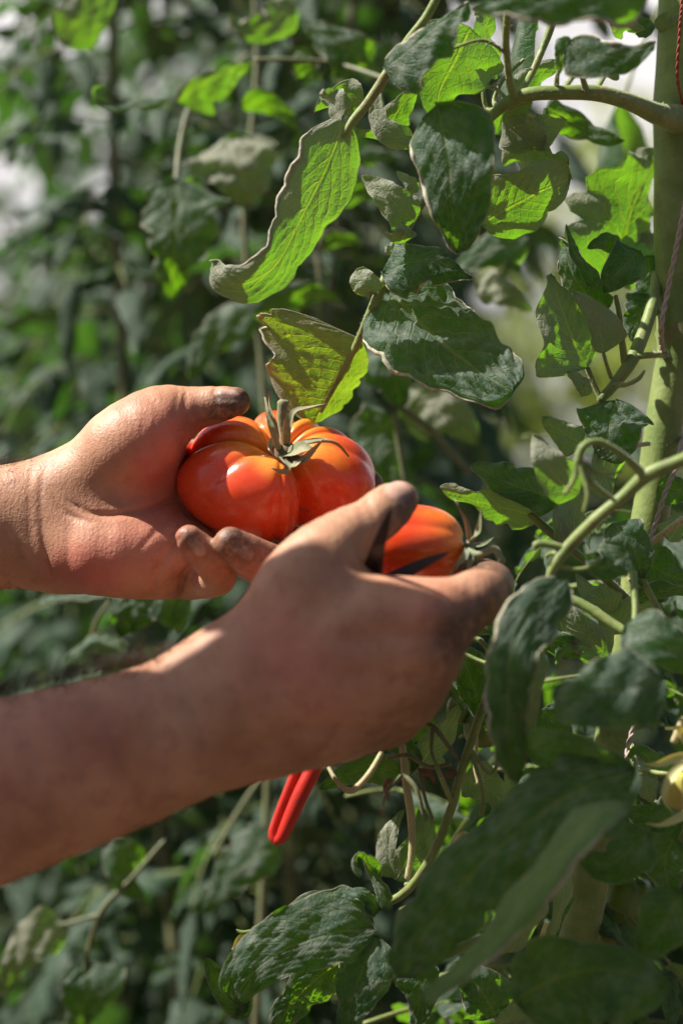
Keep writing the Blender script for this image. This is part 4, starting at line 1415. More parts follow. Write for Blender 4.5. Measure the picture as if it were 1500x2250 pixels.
hero([(1185, 1135, .995), (1110, 1118, .992), (1040, 1100, .99), (966, 1072, .99)], 42, 40, seed=41, light='glow', curl=(.6, 1.0), lobe=.2, nu=44, nv=12, **UP)
hero([(1378, 985, 1.0), (1350, 1005, 1.0), (1330, 1040, .99), (1345, 1100, .99)], 46, 50, seed=42, light='glow', curl=(.6, .8), lobe=.06, **UP)
hero([(1238, 1195, .985), (1228, 1165, .98), (1222, 1140, .98), (1222, 1108, .985)], 22, 16, seed=43, curl=(2.0, 1.0), **UP)
hero([(1270, 1200, .99), (1262, 1160, .985), (1265, 1120, .985), (1290, 1085, .99)], 36, 40, seed=44, light='glow', curl=(.8, .8), lobe=.15, **UP)
hero([(1240, 1275, .885), (1165, 1345, .868), (1122, 1440, .86), (1112, 1540, .86), (1118, 1640, .865), (1135, 1720, .875)], 78, 60, seed=45, light='graze', rim=(3, 8), curl=(.9, .9), lobe=.20, teeth=6, quilt=.04, nu=60, nv=12, tipp=1.8)
hero([(1150, 1370, .91), (1172, 1440, .905), (1170, 1530, .905), (1160, 1630, .91)], 34, 44, seed=46, tilt=20, curl=(.5, 1.4), lobe=.06, **UP)
hero([(1462, 1500, .85), (1380, 1512, .842), (1300, 1522, .84), (1212, 1535, .845)], 96, 88, seed=47, tilt=(-18, -26), curl=(.7, 1.1), lobe=.04, nu=44, nv=12, tipp=2.6)
hero([(1375, 1372, .89), (1430, 1400, .88), (1500, 1440, .88), (1580, 1490, .885)], 56, 62, seed=48, tilt=(10, 0), curl=(.8, .6), lobe=.05)
hero([(1338, 1445, .985), (1300, 1410, .98), (1262, 1370, .978), (1226, 1318, .98)], 48, 46, seed=49, light='glow', curl=(.8, .8), lobe=.04, quilt=.09, nu=40, nv=12, **UP)
hero([(1350, 1345, .99), (1325, 1320, .985), (1290, 1300, .985), (1265, 1260, .99)], 26, 34, seed=50, curl=(1.6, .8), lobe=.1, **UP)
hero([(1375, 1210, .905), (1345, 1240, .90), (1320, 1248, .90), (1285, 1225, .905)], 44, 50, seed=51, curl=(.8, .8), lobe=.12, quilt=.12)
hero([(1345, 1150, .96), (1372, 1180, .955), (1400, 1225, .955), (1412, 1290, .96)], 54, 44, seed=52, tilt=15, curl=(.5, .6), lobe=.12)
hero([(1400, 1225, 1.0), (1440, 1248, .995), (1480, 1270, .995), (1530, 1275, 1.0)], 50, 50, seed=53, curl=(.7, .6), lobe=.1)
hero([(1392, 1325, .985), (1430, 1305, .98), (1480, 1300, .98), (1530, 1310, .985)], 30, 26, seed=54, tilt=-40, curl=(.9, 1.2), lobe=.12)
hero([(1345, 1395, 1.0), (1370, 1360, .995), (1400, 1335, .995), (1440, 1345, 1.0)], 36, 44, seed=55, light='glow', lobe=.1, **UP)
hero([(1185, 1412, .985), (1220, 1408, .98), (1265, 1420, .98), (1312, 1440, .985)], 30, 52, seed=56, tilt=-20, curl=(1.6, .7), lobe=.16)
hero([(1445, 1065, 1.0), (1480, 1075, 1.0), (1540, 1085, 1.0)], 44, 40, seed=57, lobe=.1)
hero([(1470, 1190, 1.0), (1490, 1160, 1.0), (1530, 1130, 1.0)], 34, 34, seed=58, light='glow', **UP)
hero([(1395, 1690, .865), (1260, 1740, .85), (1130, 1830, .842), (1010, 1950, .84), (930, 2060, .845), (880, 2150, .855)], 128, 120, seed=59, tilt=(-14, -4), curl=(1.0, 1.3), lobe=.24, teeth=5, quilt=.055, nu=64, nv=14, tipp=2.6)
hero([(1372, 1760, .828), (1300, 1800, .822), (1235, 1870, .82), (1170, 1960, .822), (1060, 2090, .83), (930, 2200, .84)], 46, 58, seed=60, tilt=(-50, -40), face='under', mats=[leaf_material('tomato_leaf_sunlit_tone', (.06, .10, .05), (.17, .25, .13), (.25, .60, .010), (.30, .31, .24)), STEM_M, FPM[2]], rim=(6, 2), curl=(1.2, .6), lobe=.16, teeth=5, quilt=.03, nu=50, nv=10, tipp=2.0)  # pale underside whose tone also stands in for sunlight on this leaf
hero([(1150, 1640, .87), (1230, 1652, .862), (1310, 1662, .862), (1398, 1690, .868)], 50, 60, seed=61, tilt=(-40, -35), curl=(1.5, .5), lobe=.06)
hero([(1130, 2200, .865), (1220, 2150, .86), (1330, 2130, .855), (1470, 2160, .86)], 92, 150, seed=62, tilt=(10, 16), curl=(.9, .7), lobe=.22, teeth=3, nu=44, nv=12, tipp=2.4)
hero([(1425, 1830, .895), (1370, 1880, .89), (1330, 1900, .89), (1262, 1872, .895)], 66, 50, seed=63, curl=(.8, .7), lobe=.1)
hero([(1500, 1960, .88), (1470, 2010, .875), (1440, 2060, .875), (1395, 2105, .88)], 80, 74, seed=64, curl=(.8, .9), lobe=.06)
hero([(1480, 1840, .93), (1460, 1900, .93), (1480, 1990, .93)], 60, 60, seed=641, lobe=.06)
hero([(825, 2046, .955), (735, 2052, .948), (640, 2082, .945), (565, 2130, .945), (515, 2200, .95)], 62, 100, seed=65, tilt=(-14, -8), curl=(.9, .5), lobe=.05, nu=54, nv=14, tipp=2.6)
hero([(810, 2005, .975), (740, 1985, .975), (670, 1990, .975), (608, 2022, .98)], 32, 40, seed=66, tilt=-20, curl=(.6, .9), lobe=.04, quilt=.1)
hero([(828, 2058, .955), (800, 2120, .948), (775, 2190, .945), (745, 2290, .95)], 74, 62, seed=67, tilt=(-20, -14), curl=(.7, .9), lobe=.08, quilt=.08, nu=44, nv=12)
hero([(770, 2105, .985), (700, 2150, .98), (640, 2210, .98), (590, 2290, .985)], 66, 62, seed=68, tilt=20, curl=(1.0, .9), lobe=.18, quilt=.12, nu=44, nv=12)
hero([(540, 2225, 1.0), (505, 2200, .995), (475, 2155, .99), (452, 2105, .99)], 36, 48, seed=69, curl=(1.6, .7), lobe=.1, quilt=.1)
hero([(545, 2235, 1.0), (520, 2190, .998), (530, 2150, .998), (560, 2110, 1.0)], 40, 30, seed=70, lobe=.14)
hero([(835, 2000, .965), (830, 1960, .96), (815, 1915, .958), (790, 1880, .95), (782, 1900, .945), (795, 1925, .942)], 14, 24, seed=71, light='lit', curl=(1.0, 1.6), lobe=.3, quilt=.1)
hero([(835, 1995, .965), (805, 1968, .96), (780, 1958, .958), (745, 1972, .96)], 26, 20, seed=72, light='lit', curl=(1.2, .8), lobe=.28, quilt=.1)
hero([(868, 1932, .968), (855, 1880, .966), (862, 1830, .966), (888, 1780, .97)], 42, 18, seed=73, tilt=20, curl=(.7, .3), lobe=.03, **UP)
hero([(868, 1935, .975), (900, 1880, .975), (925, 1830, .975), (922, 1772, .98)], 30, 56, seed=74, tilt=-15, curl=(.6, .7), lobe=.03, **UP)
hero([(915, 1700, .99), (940, 1655, .985), (975, 1610, .985), (1012, 1552, .985)], 36, 44, seed=75, light='glow', curl=(.9, .4), lobe=.1, **UP)
hero([(1000, 1425, .98), (1030, 1480, .975), (1050, 1540, .975), (1075, 1610, .98)], 46, 50, seed=76, curl=(.8, 1.2), lobe=.2, quilt=.14)
hero([(985, 1500, .965), (1005, 1530, .96), (1020, 1565, .96)], 12, 18, seed=77, tilt=40, curl=(1, 1))
hero([(880, 1610, .985), (895, 1640, .98), (915, 1665, .98), (905, 1700, .985)], 20, 36, seed=78, curl=(1.2, .9), quilt=.14)
hero([(880, 1700, .99), (830, 1690, .99), (770, 1700, .99), (700, 1735, .99)], 38, 36, seed=79, curl=(.7, .7), lobe=.1)
hero([(1180, 1930, .93), (1165, 1990, .93), (1140, 2050, .935), (1100, 2100, .94)], 54, 44, seed=80, light='glow', lobe=.1, **UP)
hero([(1225, 1900, .96), (1240, 1960, .96), (1225, 2020, .96), (1205, 2090, .965)], 24, 22, seed=82, light='glow', curl=(1.4, .8), lobe=.12, **UP)
hero([(1250, 1960, .99), (1228, 2010, .99), (1220, 2070, .99)], 20, 22, seed=821, lobe=.12)
hero([(1090, 2235, .96), (1065, 2190, .955), (1035, 2150, .955), (1000, 2115, .96)], 62, 64, seed=83, curl=(.5, .7), lobe=.04, quilt=.07)
hero([(900, 2110, .97), (920, 2150, .965), (925, 2200, .965), (905, 2270, .97)], 50, 52, seed=84, lobe=.12)
hero([(1080, 2190, .99), (1150, 2220, .99), (1240, 2280, .99)], 56, 50, seed=85, lobe=.1, **UP)
hero([(1000, 1380, .98), (960, 1400, .985), (900, 1440, .99)], 26, 30, seed=86, lobe=.1)
hero([(1110, 1380, .975), (1060, 1378, .975), (1000, 1402, .98)], 22, 24, seed=87, tilt=-30, lobe=.1)
hero([(1455, 1685, .97), (1425, 1665, .965), (1400, 1650, .965), (1378, 1668, .97)], 20, 26, seed=88, curl=(1.6, 1), lobe=.22)
hero([(1400, 1705, .96), (1418, 1735, .958), (1435, 1765, .96)], 36, 30, seed=89, light='glow', lobe=.08, **UP)
hero([(1500, 1790, .97), (1440, 1800, .97), (1370, 1780, .975)], 50, 50, seed=90, lobe=.08)
hero([(1440, 40, 1.02), (1470, 60, 1.02), (1510, 55, 1.02)], 26, 30, seed=91, light='glow', lobe=.08, **UP)
hero([(1430, 75, 1.01), (1400, 50, 1.01), (1360, 62, 1.01)], 24, 26, seed=92, lobe=.16)
hero([(1345, 70, 1.0), (1370, 55, 1.0), (1415, 66, 1.0)], 26, 30, seed=93, light='glow', lobe=.16, **UP)
hero([(1020, 1700, 1.0), (1080, 1740, 1.0), (1130, 1800, 1.0)], 44, 46, seed=94, light='glow', lobe=.12, **UP)
hero([(940, 1560, 1.01), (900, 1600, 1.01), (850, 1650, 1.01)], 44, 40, seed=95, lobe=.14)
hero([(1190, 1560, .98), (1230, 1600, .98), (1250, 1660, .98)], 40, 40, seed=96, lobe=.14)
hero([(1200, 1330, 1.0), (1215, 1380, 1.0), (1190, 1440, 1.0)], 44, 40, seed=97, lobe=.14)

# fruits, flowers and buds on it


def fruit(c, r, elong, name, mat, par=None, axis=(0, 0, 1.0)):
    cc = P(*c)
    z = norm(np.asarray(axis, float))
    x = norm(np.cross(z, [0, 1.0, .2]))
    V, F, col = tomato_body(cc, (x, np.cross(z, x), z), (px(r, c[2]), px(r, c[2]), px(r * elong, c[2])), [(a, .05, .2, .9) for a in (0, 1.3, 2.5, -1.2, -2.4)], .15, .8, 40, 24, bottom=.05)
    mb = MB()
    mb.add(V, F)
    o = mb.build(name, mat, par or FP)
    attr_col(o.data, 'ripe', col * 0)
    return o


def green_fruit(name, a, b):
    m = NT(name)
    co = m.obj()
    n = m.noise(50, 3, .5, co)
    p = m.principled(**{'Base Color': m.mix(n, a, b), 'Roughness': .3, 'Subsurface Weight': .3, 'Subsurface Scale': .006, 'Normal': m.bump(m.noise(400, 2, .5, co), .1, .0005)})
    return m.done(p)


GREENF = green_fruit('unripe_fruit', (.10, .17, .035), (.16, .22, .06))
YELF = green_fruit('yellow_fruit', (.50, .42, .09), (.40, .38, .10))
YELF2 = green_fruit('turning_fruit', (.20, .24, .035), (.15, .21, .04))
fruit((1018, 1880, .985), 36, 1.5, 'pale_fruit', YELF, axis=(.3, 0, 1))
fruit((1370, 2010, 1.06), 62, 1.6, 'yellow_fruit', YELF2, axis=(.25, 0, 1))
fruit((1060, 1600, 1.0), 44, 1.0, 'green_fruit', GREENF)
fruit((1005, 1560, 1.0), 26, 1.2, 'green_fruit', GREENF)
fruit((1490, 1810, .99), 60, 1.1, 'green_fruit', GREENF)
fruit((1496, 1738, .925), 34, 1.25, 'young_fruit', YELF)


def petal_material():
    m = NT('petal')
    n = m.noise(200, 3, .5, m.obj())
    p = m.principled(**{'Base Color': m.mix(n, (.66, .62, .26), (.74, .72, .42)), 'Roughness': .6, 'Sheen Weight': .3})
    tr = m.n('BsdfTranslucent')
    m.set(tr.inputs[0], (.78, .72, .2))
    mx = m.n('MixShader')
    mx.inputs[0].default_value = .4
    m.t.links.new(p.outputs[0], mx.inputs[1])
    m.t.links.new(tr.outputs[0], mx.inputs[2])
    return m.done(mx)


PETAL = petal_material()


def flower(pts_list, w, parent=None, d=1.0):
    mb = MB()
    for k, pts in enumerate(pts_list):
        sepal(mb, PP(*pts), px(w, pts[0][2]), twist=(-1) ** k * .6, cup=.45)
    return mb.build('flower', PETAL, parent or FP)


flower([[(535, 2055, .985), (522, 2068, .982), (510, 2088, .982)], [(540, 2055, .984), (532, 2080, .98), (538, 2105, .98)], [(548, 2055, .984), (545, 2080, .98), (545, 2115, .978)], [(552, 2060, .986), (562, 2070, .985), (570, 2080, .985)]], 7)
stalk([(590, 2050, .985, 4), (560, 2046, .982, 4), (535, 2050, .98, 5), (520, 2044, .98, 2)], mat=STEM_M, fuzz=60)
stalk([(560, 2052, .98, 4), (540, 2075, .975, 4), (525, 2120, .975, 7), (510, 2155, .976, 5), (506, 2160, .976, 3)], name='bud', mat=STEM_M, fuzz=90)
flower([[(1512, 1660, .915), (1480, 1668, .91), (1440, 1680, .905), (1410, 1678, .905)],
        [(1520, 1665, .915), (1480, 1700, .905), (1458, 1750, .90), (1480, 1790, .90)],
        [(1520, 1650, .915), (1500, 1620, .91), (1490, 1600, .905), (1462, 1602, .905)],
        [(1530, 1775, .905), (1490, 1800, .90), (1450, 1815, .90), (1420, 1808, .90)],
        [(1530, 1680, .915), (1505, 1720, .91), (1500, 1780, .91)]], 11)
flower([[(1200, 2030, .99), (1190, 2070, .99), (1195, 2100, .99)]], 8)
# dry brown scraps caught in the calyxes
mb = MB()
for k, (a, b, c) in enumerate((((925, 1690, .95), (945, 1700, .948), (955, 1725, .948)), ((860, 1710, .95), (850, 1735, .948), (852, 1760, .948)), ((1000, 1690, .95), (985, 1705, .948), (960, 1700, .948)))):
    leaf(mb, PP(a, b, c), px(12), px(14), curl=(1.5, 1.5), seed=300 + k, nu=12, nv=4)
mb.build('dry_leaf', [plain('dry_leaf_skin', (.24, .12, .07), .8, 200, .4)], FP)

# leaves above and outside the picture that shade the scene
rngp = random.Random(11)
COMP = [compound(100 + k, .30, 12, 4, L_FRONT) for k in range(4)]


def put_leaf(me, parent, pos, rz, rx=0.0, sc=1.0, ry=0.0):
    o = bpy.data.objects.new('leaf', me)
    o.parent = parent
    o.location = Vector(pos) - parent.location
    o.rotation_euler = (rx, ry, rz)
    o.scale = (sc, sc, sc)
    C.objects.link(o)
    return o


SHADE = [(.36, 1.10, 1.62, 2.6, 1.0), (.34, 1.02, 1.70, 3.3, 1.0), (.30, 1.15, 1.78, 3.9, .9), (.33, 1.0, 1.86, 2.9, 1.0), (.35, 1.05, 1.95, .6, .9),
         (.40, 1.0, 1.3, 5.6, 1.0), (.42, 1.1, 1.1, .2, 1.0), (.38, .98, .84, 3.2, 1.0), (.30, 1.12, .75, 4.3, 1.0), (.25, 1.1, .60, 2.5, 1.0), (.26, 1.05, .5, 5.3, 1.0)]
FILL = []
for (a, b, d, rz, sc) in ((1080, 1520, 1.12, .3, .6), (1180, 1180, 1.16, -.4, .6), (1450, 1350, 1.12, 3.4, .42), (1120, 1780, 1.14, .1, .65), (1480, 1600, 1.10, 2.6, .42), (1020, 1700, 1.14, -.5, .6),
                          (1120, 2050, 1.13, .4, .65), (950, 2150, 1.10, -.2, .7), (1480, 2250, 1.12, 3.3, .5), (900, 1900, 1.12, .5, .6), (1480, 1900, 1.15, 3.6, .45), (1080, 1350, 1.15, .2, .6),
                          (800, 2250, 1.08, .4, .6), (1200, 1300, 1.12, -.6, .6), (760, 1750, 1.14, .2, .5), (1150, 960, 1.2, .3, .5), (1010, 1620, 1.06, .5, .42), (1180, 1500, 1.07, -.2, .40), (1230, 1330, 1.06, .6, .38), (1060, 1900, 1.05, .2, .42), (880, 2000, 1.06, .5, .42), (1180, 1980, 1.06, -.3, .40), (1330, 2180, 1.05, .4, .45), (1400, 1130, 1.07, 3.5, .30), (1440, 1500, 1.06, 3.3, .32), (1330, 1700, 1.07, 2.9, .35)):
    q_ = P(a, b, d)
    SHADE.append((q_[0], q_[1], q_[2], rz, sc))
for x, y, z, rz, sc in SHADE:
    put_leaf(rngp.choice(COMP), FP, (x, y, z), rz, rngp.uniform(-.2, .2), sc)

# hair on the stems
mb = MB()
rng = np.random.RandomState(8)
for P3, R3, nh in FUZZ:
    nn = 60
    q = catmull(np.hstack([P3, np.asarray(R3)[:, None]]), nn)
    T = norm(np.gradient(q[:, :3], axis=0))
    tt = rng.randint(0, nn - 1, nh)
    fr = rng.rand(nh)[:, None]
    c = q[tt, :3] * (1 - fr) + q[tt + 1, :3] * fr
    r = q[tt, 3][:, None]
    d = rng.normal(size=(nh, 3))
    d = norm(d - T[tt] * (d * T[tt]).sum(1)[:, None])
    ln = .0013 * rng.uniform(.4, 1.4, (nh, 1))
    tip = c + d * (r + ln) + T[tt] * ln * rng.normal(size=(nh, 1)) * .4
    s = norm(np.cross(d, T[tt])) * .00006
    V = np.stack([c + d * r * .97 + s, c + d * r * .97 - s, tip], 1).reshape(-1, 3)
    mb.add(V, [(3 * i, 3 * i + 1, 3 * i + 2) for i in range(nh)])
fz = mb.build('stem_hair', plain('stem_hair_strand', (.62, .58, .45), .5, 50, .1), FP)
fz['kind'] = 'stuff'


# ---------------------------------------------------------------- twine that ties the plant
def cord(pts, r, strands, name, mat, label, cat, group=None, n=240, pitch=60):
    q = catmull(np.asarray(pts), n)
    T = norm(np.gradient(q, axis=0))
    A = norm(np.cross(T[0], [0, 1.0, .1]))
    mb = MB()
    L = np.linalg.norm(np.diff(q, axis=0), axis=1).sum()
    frames = []
    for i in range(n):
        A = norm(A - T[i] * (A @ T[i]))
        frames.append((A, np.cross(T[i], A)))
    for s in range(strands):
        c = []
        for i in range(n):
            a = 6.283 * (s / strands + i / n * L / (r * 9))
            c.append(q[i] + r * .52 * (math.cos(a) * frames[i][0] + math.sin(a) * frames[i][1]))
        tube(mb, c, [r * .56] * n, 6, n)
    o = mb.build(name, mat)
    o['label'] = label
    o['category'] = cat
    if group:
        o['group'] = group
    return o


TW = plain('twine_fibre', (.42, .34, .28), .85, 500, .3)
cord(PP((1506, 440, .975), (1490, 520, .974), (1466, 640, .975), (1452, 740, .98), (1470, 830, 1.075), (1500, 900, 1.08), (1492, 1000, 1.0), (1462, 1080, .985), (1436, 1160, .985), (1412, 1225, .988),
        (1360, 1330, 1.06), (1358, 1450, 1.07), (1392, 1560, 1.0), (1380, 1640, .985), (1366, 1700, .985), (1300, 1850, 1.07), (1262, 2050, 1.07), (1255, 2300, 1.0)),
     px(6.0), 2, 'support_twine', TW, 'pale twisted twine wound round the thick stem of the nearest plant', 'twine', n=420)
cord([P(1497, -500, .99), P(1499, -60, .985), P(1493, 60, .985), P(1490, 190, 1.0), P(1530, 300, 1.06)], px(4), 2, 'red_string', plain('red_fibre', (.34, .08, .04), .8, 400, .3),
     'thin reddish string running down beside the top of the thick stem', 'string', n=160)
# ---------------------------------------------------------------- plants behind
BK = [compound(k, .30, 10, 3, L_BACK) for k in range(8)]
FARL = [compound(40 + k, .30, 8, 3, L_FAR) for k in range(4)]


def row_plant(x, y, label, h=2.3, nl=44, meshes=BK, seed=0, zlo=.25, size=1.0, group='staked tomato plants', stem_r=.0055, spread=(.0, 6.28), near=False):
    rng = random.Random(seed)
    t = empty('tomato_plant', (x, y, 0), label, 'tomato plant', group)
    pts = [(x + rng.gauss(0, .03), y + rng.gauss(0, .03), -.02 + (h + .02) * i / 6) for i in range(7)]
    mb = MB()
    tube(mb, pts, [stem_r * (1 - .06 * i) for i in range(7)], 8, 24)
    mb.build('main_stem', STEM_DK, t)
    q = catmull(pts, 60)
    for k in range(nl):
        z = zlo + (h - zlo) * (k + rng.random()) / nl
        i = min(59, int(z / h * 59))
        a = k * 2.4 + rng.uniform(-.5, .5) if spread == (.0, 6.28) else rng.uniform(*spread)
        sc = size * rng.uniform(.75, 1.2) * (1 if z < h * .85 else .7)
        if near and math.sin(a) < -.1:
            sc *= .62
        put_leaf(rng.choice(meshes), t, (q[i][0], q[i][1], z), a, rng.uniform(-.35, .35), sc, rng.uniform(-.25, .35))
    return t


# the near row runs away to the left
GRP = 'staked tomato plants'
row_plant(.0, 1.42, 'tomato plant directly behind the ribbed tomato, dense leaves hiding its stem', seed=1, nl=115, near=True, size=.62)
row_plant(-.14, 1.52, 'tomato plant behind the open palm with large drooping leaves', seed=2, nl=120, near=True, size=.7)
row_plant(.30, 1.62, 'tomato plant behind the nearest one, seen past its curled leaves', seed=3, nl=36, h=1.22)
row_plant(-.23, 1.90, 'tomato plant behind the wrist of the open hand', seed=4, nl=85, h=1.5, size=.7)
row_plant(.0, 1.85, 'leafy tomato plant standing one step behind the ribbed tomato', seed=5, nl=115, size=.75)
row_plant(-.44, 2.30, 'tomato plant at the bright gap, its leaves edged against the sky', seed=6, nl=48, h=1.42)
row_plant(-.15, 2.25, 'tomato plant deep in the row above the open hand', seed=7, nl=100)
row_plant(.28, 2.30, 'short tomato plant in the gap between the row and the thick stem', seed=8, nl=34, h=1.25)
row_plant(-.62, 2.9, 'low blurred tomato plant at the far end of the near row', seed=9, nl=40, h=1.35)
row_plant(-.40, 2.75, 'blurred tomato plant before the last one of the near row', seed=10, nl=74, h=2.0, size=.7)
row_plant(.02, 2.8, 'blurred tall tomato plant in the middle of the far leaves', seed=11, nl=80)
row_plant(-.16, 3.3, 'blurred tall tomato plant glimpsed above the open hand, beyond the row', seed=12, nl=80, h=2.5, size=1.2)
row_plant(-.40, 3.5, 'blurred tomato plant beyond the row beside the white gap', seed=13, nl=44, h=1.7, size=.9)
row_plant(.05, 3.5, 'blurred tomato plant beyond the row, above the long bright leaf', seed=14, nl=80, h=2.2, size=1.0)
row_plant(.42, 3.3, 'blurred low tomato plant under the pale gap by the thick stem', seed=15, nl=50, h=1.3, size=1.2)
row_plant(-.66, 3.7, 'far low tomato plant at the foot of the white gap', seed=16, nl=44, h=1.95, size=.9)
row_plant(-.50, 3.05, 'blurred low tomato plant in front of the white gap', seed=17, nl=44, h=1.68, size=.8)
# far row in the sun
k = 0
for x, y, h in ((-1.35, 5.2, 1.2), (-.9, 4.9, 1.5), (-.5, 5.0, 1.9), (-.1, 5.1, 2.0), (.3, 4.9, 2.0), (.60, 5.2, 2.3), (.85, 5.0, 2.2), (1.1, 5.3, 2.3)):
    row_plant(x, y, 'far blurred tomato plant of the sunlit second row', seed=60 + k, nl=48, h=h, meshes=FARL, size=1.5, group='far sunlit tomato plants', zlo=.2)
    k += 1

# unseen row behind the camera, added to darken the light from the front
rng = random.Random(77)
src = [BK[0], BK[3], BK[5]]
arr = []
for me in src:
    v = np.empty(len(me.vertices) * 3, np.float32)
    me.vertices.foreach_get('co', v)
    arr.append((v.reshape(-1, 3), [tuple(p.vertices) for p in me.polygons]))
mb = MB()
for k in range(230):
    v, f = arr[k % 3]
    a = rng.uniform(0, 6.283)
    s_ = rng.uniform(1.0, 1.5)
    R_ = np.array([[math.cos(a), -math.sin(a), 0], [math.sin(a), math.cos(a), 0], [0, 0, 1]]) * s_
    mb.add(v @ R_.T + np.array([rng.uniform(-1.7, 1.9), -.75 + rng.gauss(0, .12), .15 + 2.1 * rng.random()]), f)
ob = mb.build('shade_tomato_row', L_BACK)
ob['kind'] = 'stuff'
ob['label'] = 'unseen leafy row of tomato plants behind the camera, added to block light'

# leaflets of the row that show singly
RP = empty('tomato_plant', tuple(P(520, 1300, 1.27) * np.array([1, 1, 0])), 'thin tomato plant just behind the hands with a lobed leaf hanging from its bent stalk', 'tomato plant', 'staked tomato plants')
RM = FPM


def rh(pts, wl, wr, **kw):
    return hero(pts, wl * 1.22, wr * 1.22, par=RP, mats=RM, **kw)


rs = lambda pts: stalk(pts, par=RP, mat=STEM_DK)
rs([(520, -400, 1.30, 6), (565, 100, 1.29, 7), (535, 480, 1.28, 7), (575, 800, 1.28, 8), (600, 1400, 1.27, 9), (560, 2300, 1.27, 10)])
mb = MB()
p0 = P(560, 2300, 1.27)
tube(mb, [p0 + [0, 0, .01], (p0[0], p0[1], .3), (p0[0], p0[1], -.02)], [.004, .006, .007], 8, 10)
mb.build('main_stem', STEM_M, RP)
rs([(400, 290, 1.22, 6), (392, 340, 1.21, 6), (388, 395, 1.20, 6)])
rs([(545, 120, 1.28, 6), (480, 170, 1.25, 6), (420, 230, 1.23, 6), (400, 290, 1.22, 6)])
rh([(388, 392, 1.20), (386, 470, 1.19), (382, 560, 1.185), (378, 655, 1.20)], 88, 74, seed=201, curl=(.7, .7), lobe=.34, teeth=3, tilt=(0, 8), nu=44, nv=10)
rh([(400, 395, 1.20), (430, 440, 1.21), (455, 500, 1.23)], 26, 30, seed=202, lobe=.2)
rh([(372, 215, 1.17), (320, 225, 1.16), (260, 235, 1.15), (215, 225, 1.15), (205, 195, 1.15), (230, 185, 1.15)], 16, 20, seed=203, curl=(2.0, 1.2), tilt=-50, lobe=.2, nu=36, nv=6)
rs([(560, 130, 1.17, 5), (640, 130, 1.17, 5), (720, 135, 1.17, 5), (780, 150, 1.16, 5), (845, 172, 1.14, 5)])
rh([(388, 222, 1.18), (430, 190, 1.17), (490, 160, 1.17), (552, 128, 1.18)], 18, 64, seed=204, curl=(1.2, .4), tilt=-25, lobe=.15, face='under')
rh([(130, 90, 1.25), (170, 50, 1.24), (220, 0, 1.24), (260, -60, 1.25)], 42, 46, seed=205, curl=(.4, .6), lobe=.06, face='under')
rh([(500, 300, 1.22), (520, 350, 1.21), (535, 400, 1.21), (540, 460, 1.22)], 80, 86, seed=206, curl=(.5, .5), lobe=.1, tilt=10, face='under')
rh([(805, 150, 1.17), (770, 110, 1.165), (720, 80, 1.165), (670, 45, 1.17)], 48, 42, seed=207, curl=(.6, .5), lobe=.05, tilt=-10)
rh([(640, 140, 1.18), (680, 150, 1.18), (700, 175, 1.18)], 26, 26, seed=208, lobe=.2, tilt=-30)
rh([(530, 230, 1.2), (600, 235, 1.2), (660, 290, 1.2)], 34, 34, seed=209, tilt=-40, lobe=.15)
rh([(640, 0, 1.2), (600, 50, 1.2), (530, 60, 1.2), (500, 30, 1.2)], 40, 34, seed=210, curl=(1.2, .6), face='under')
rs([(730, 300, 1.24, 5), (745, 380, 1.24, 5), (720, 470, 1.24, 6), (700, 560, 1.24, 6), (712, 640, 1.24, 5), (760, 680, 1.24, 4)])
rh([(790, 350, 1.24), (830, 340, 1.24), (880, 345, 1.24)], 18, 18, seed=211)
rh([(745, 440, 1.24), (790, 420, 1.24), (850, 440, 1.24)], 34, 28, seed=212, tilt=-20)
rh([(700, 540, 1.24), (750, 525, 1.24), (800, 540, 1.24)], 22, 20, seed=213, tilt=-30)
rh([(560, 700, 1.22), (610, 670, 1.21), (680, 640, 1.21), (750, 660, 1.22)], 30, 52, seed=214, tilt=-25, curl=(1.2, .5))
rh([(560, 690, 1.24), (500, 720, 1.24), (440, 780, 1.24), (420, 840, 1.24)], 40, 44, seed=215, tilt=-15)
rh([(1160, 520, 1.16), (1090, 540, 1.15), (1040, 560, 1.15), (980, 600, 1.16)], 46, 40, seed=216, tilt=-25, curl=(1.2, .7))
rh([(1050, 620, 1.18), (1110, 640, 1.17), (1170, 680, 1.18)], 30, 34, seed=217, face='under', tilt=10)
rh([(800, 760, 1.17), (840, 790, 1.16), (870, 840, 1.16), (880, 900, 1.17)], 52, 60, seed=218, curl=(.5, .6), tilt=10)
rs([(878, 895, 1.17, 7), (930, 930, 1.17, 7), (980, 980, 1.17, 7), (1030, 1040, 1.18, 7)])
rs([(868, 910, 1.17, 6), (876, 980, 1.17, 6), (890, 1060, 1.17, 6)])
rh([(880, 920, 1.18), (940, 900, 1.175), (1000, 920, 1.17), (1050, 980, 1.18)], 60, 60, seed=219, face='under')
rh([(868, 915, 1.18), (830, 960, 1.175), (825, 1030, 1.17), (850, 1090, 1.18)], 50, 54, seed=220)
rh([(420, 1300, 1.15), (360, 1300, 1.14), (300, 1330, 1.135), (262, 1400, 1.14)], 74, 84, seed=221, tilt=(-25, -15), curl=(.8, .6), lobe=.2, quilt=.12, nu=40, nv=10)
rh([(262, 1300, 1.16), (210, 1302, 1.15), (150, 1310, 1.15), (84, 1322, 1.16)], 22, 34, seed=222, tilt=-60, curl=(.8, .6))
rh([(280, 1420, 1.17), (240, 1415, 1.16), (190, 1420, 1.16), (135, 1470, 1.17)], 26, 40, seed=223, tilt=-50, curl=(1.6, .5))
rs([(250, 1310, 1.16, 5), (215, 1360, 1.17, 5), (195, 1420, 1.18, 5)])
rs([(360, 1850, 1.2, 6), (290, 1930, 1.2, 6), (222, 2005, 1.2, 7), (190, 2110, 1.2, 6), (180, 2260, 1.2, 6)])
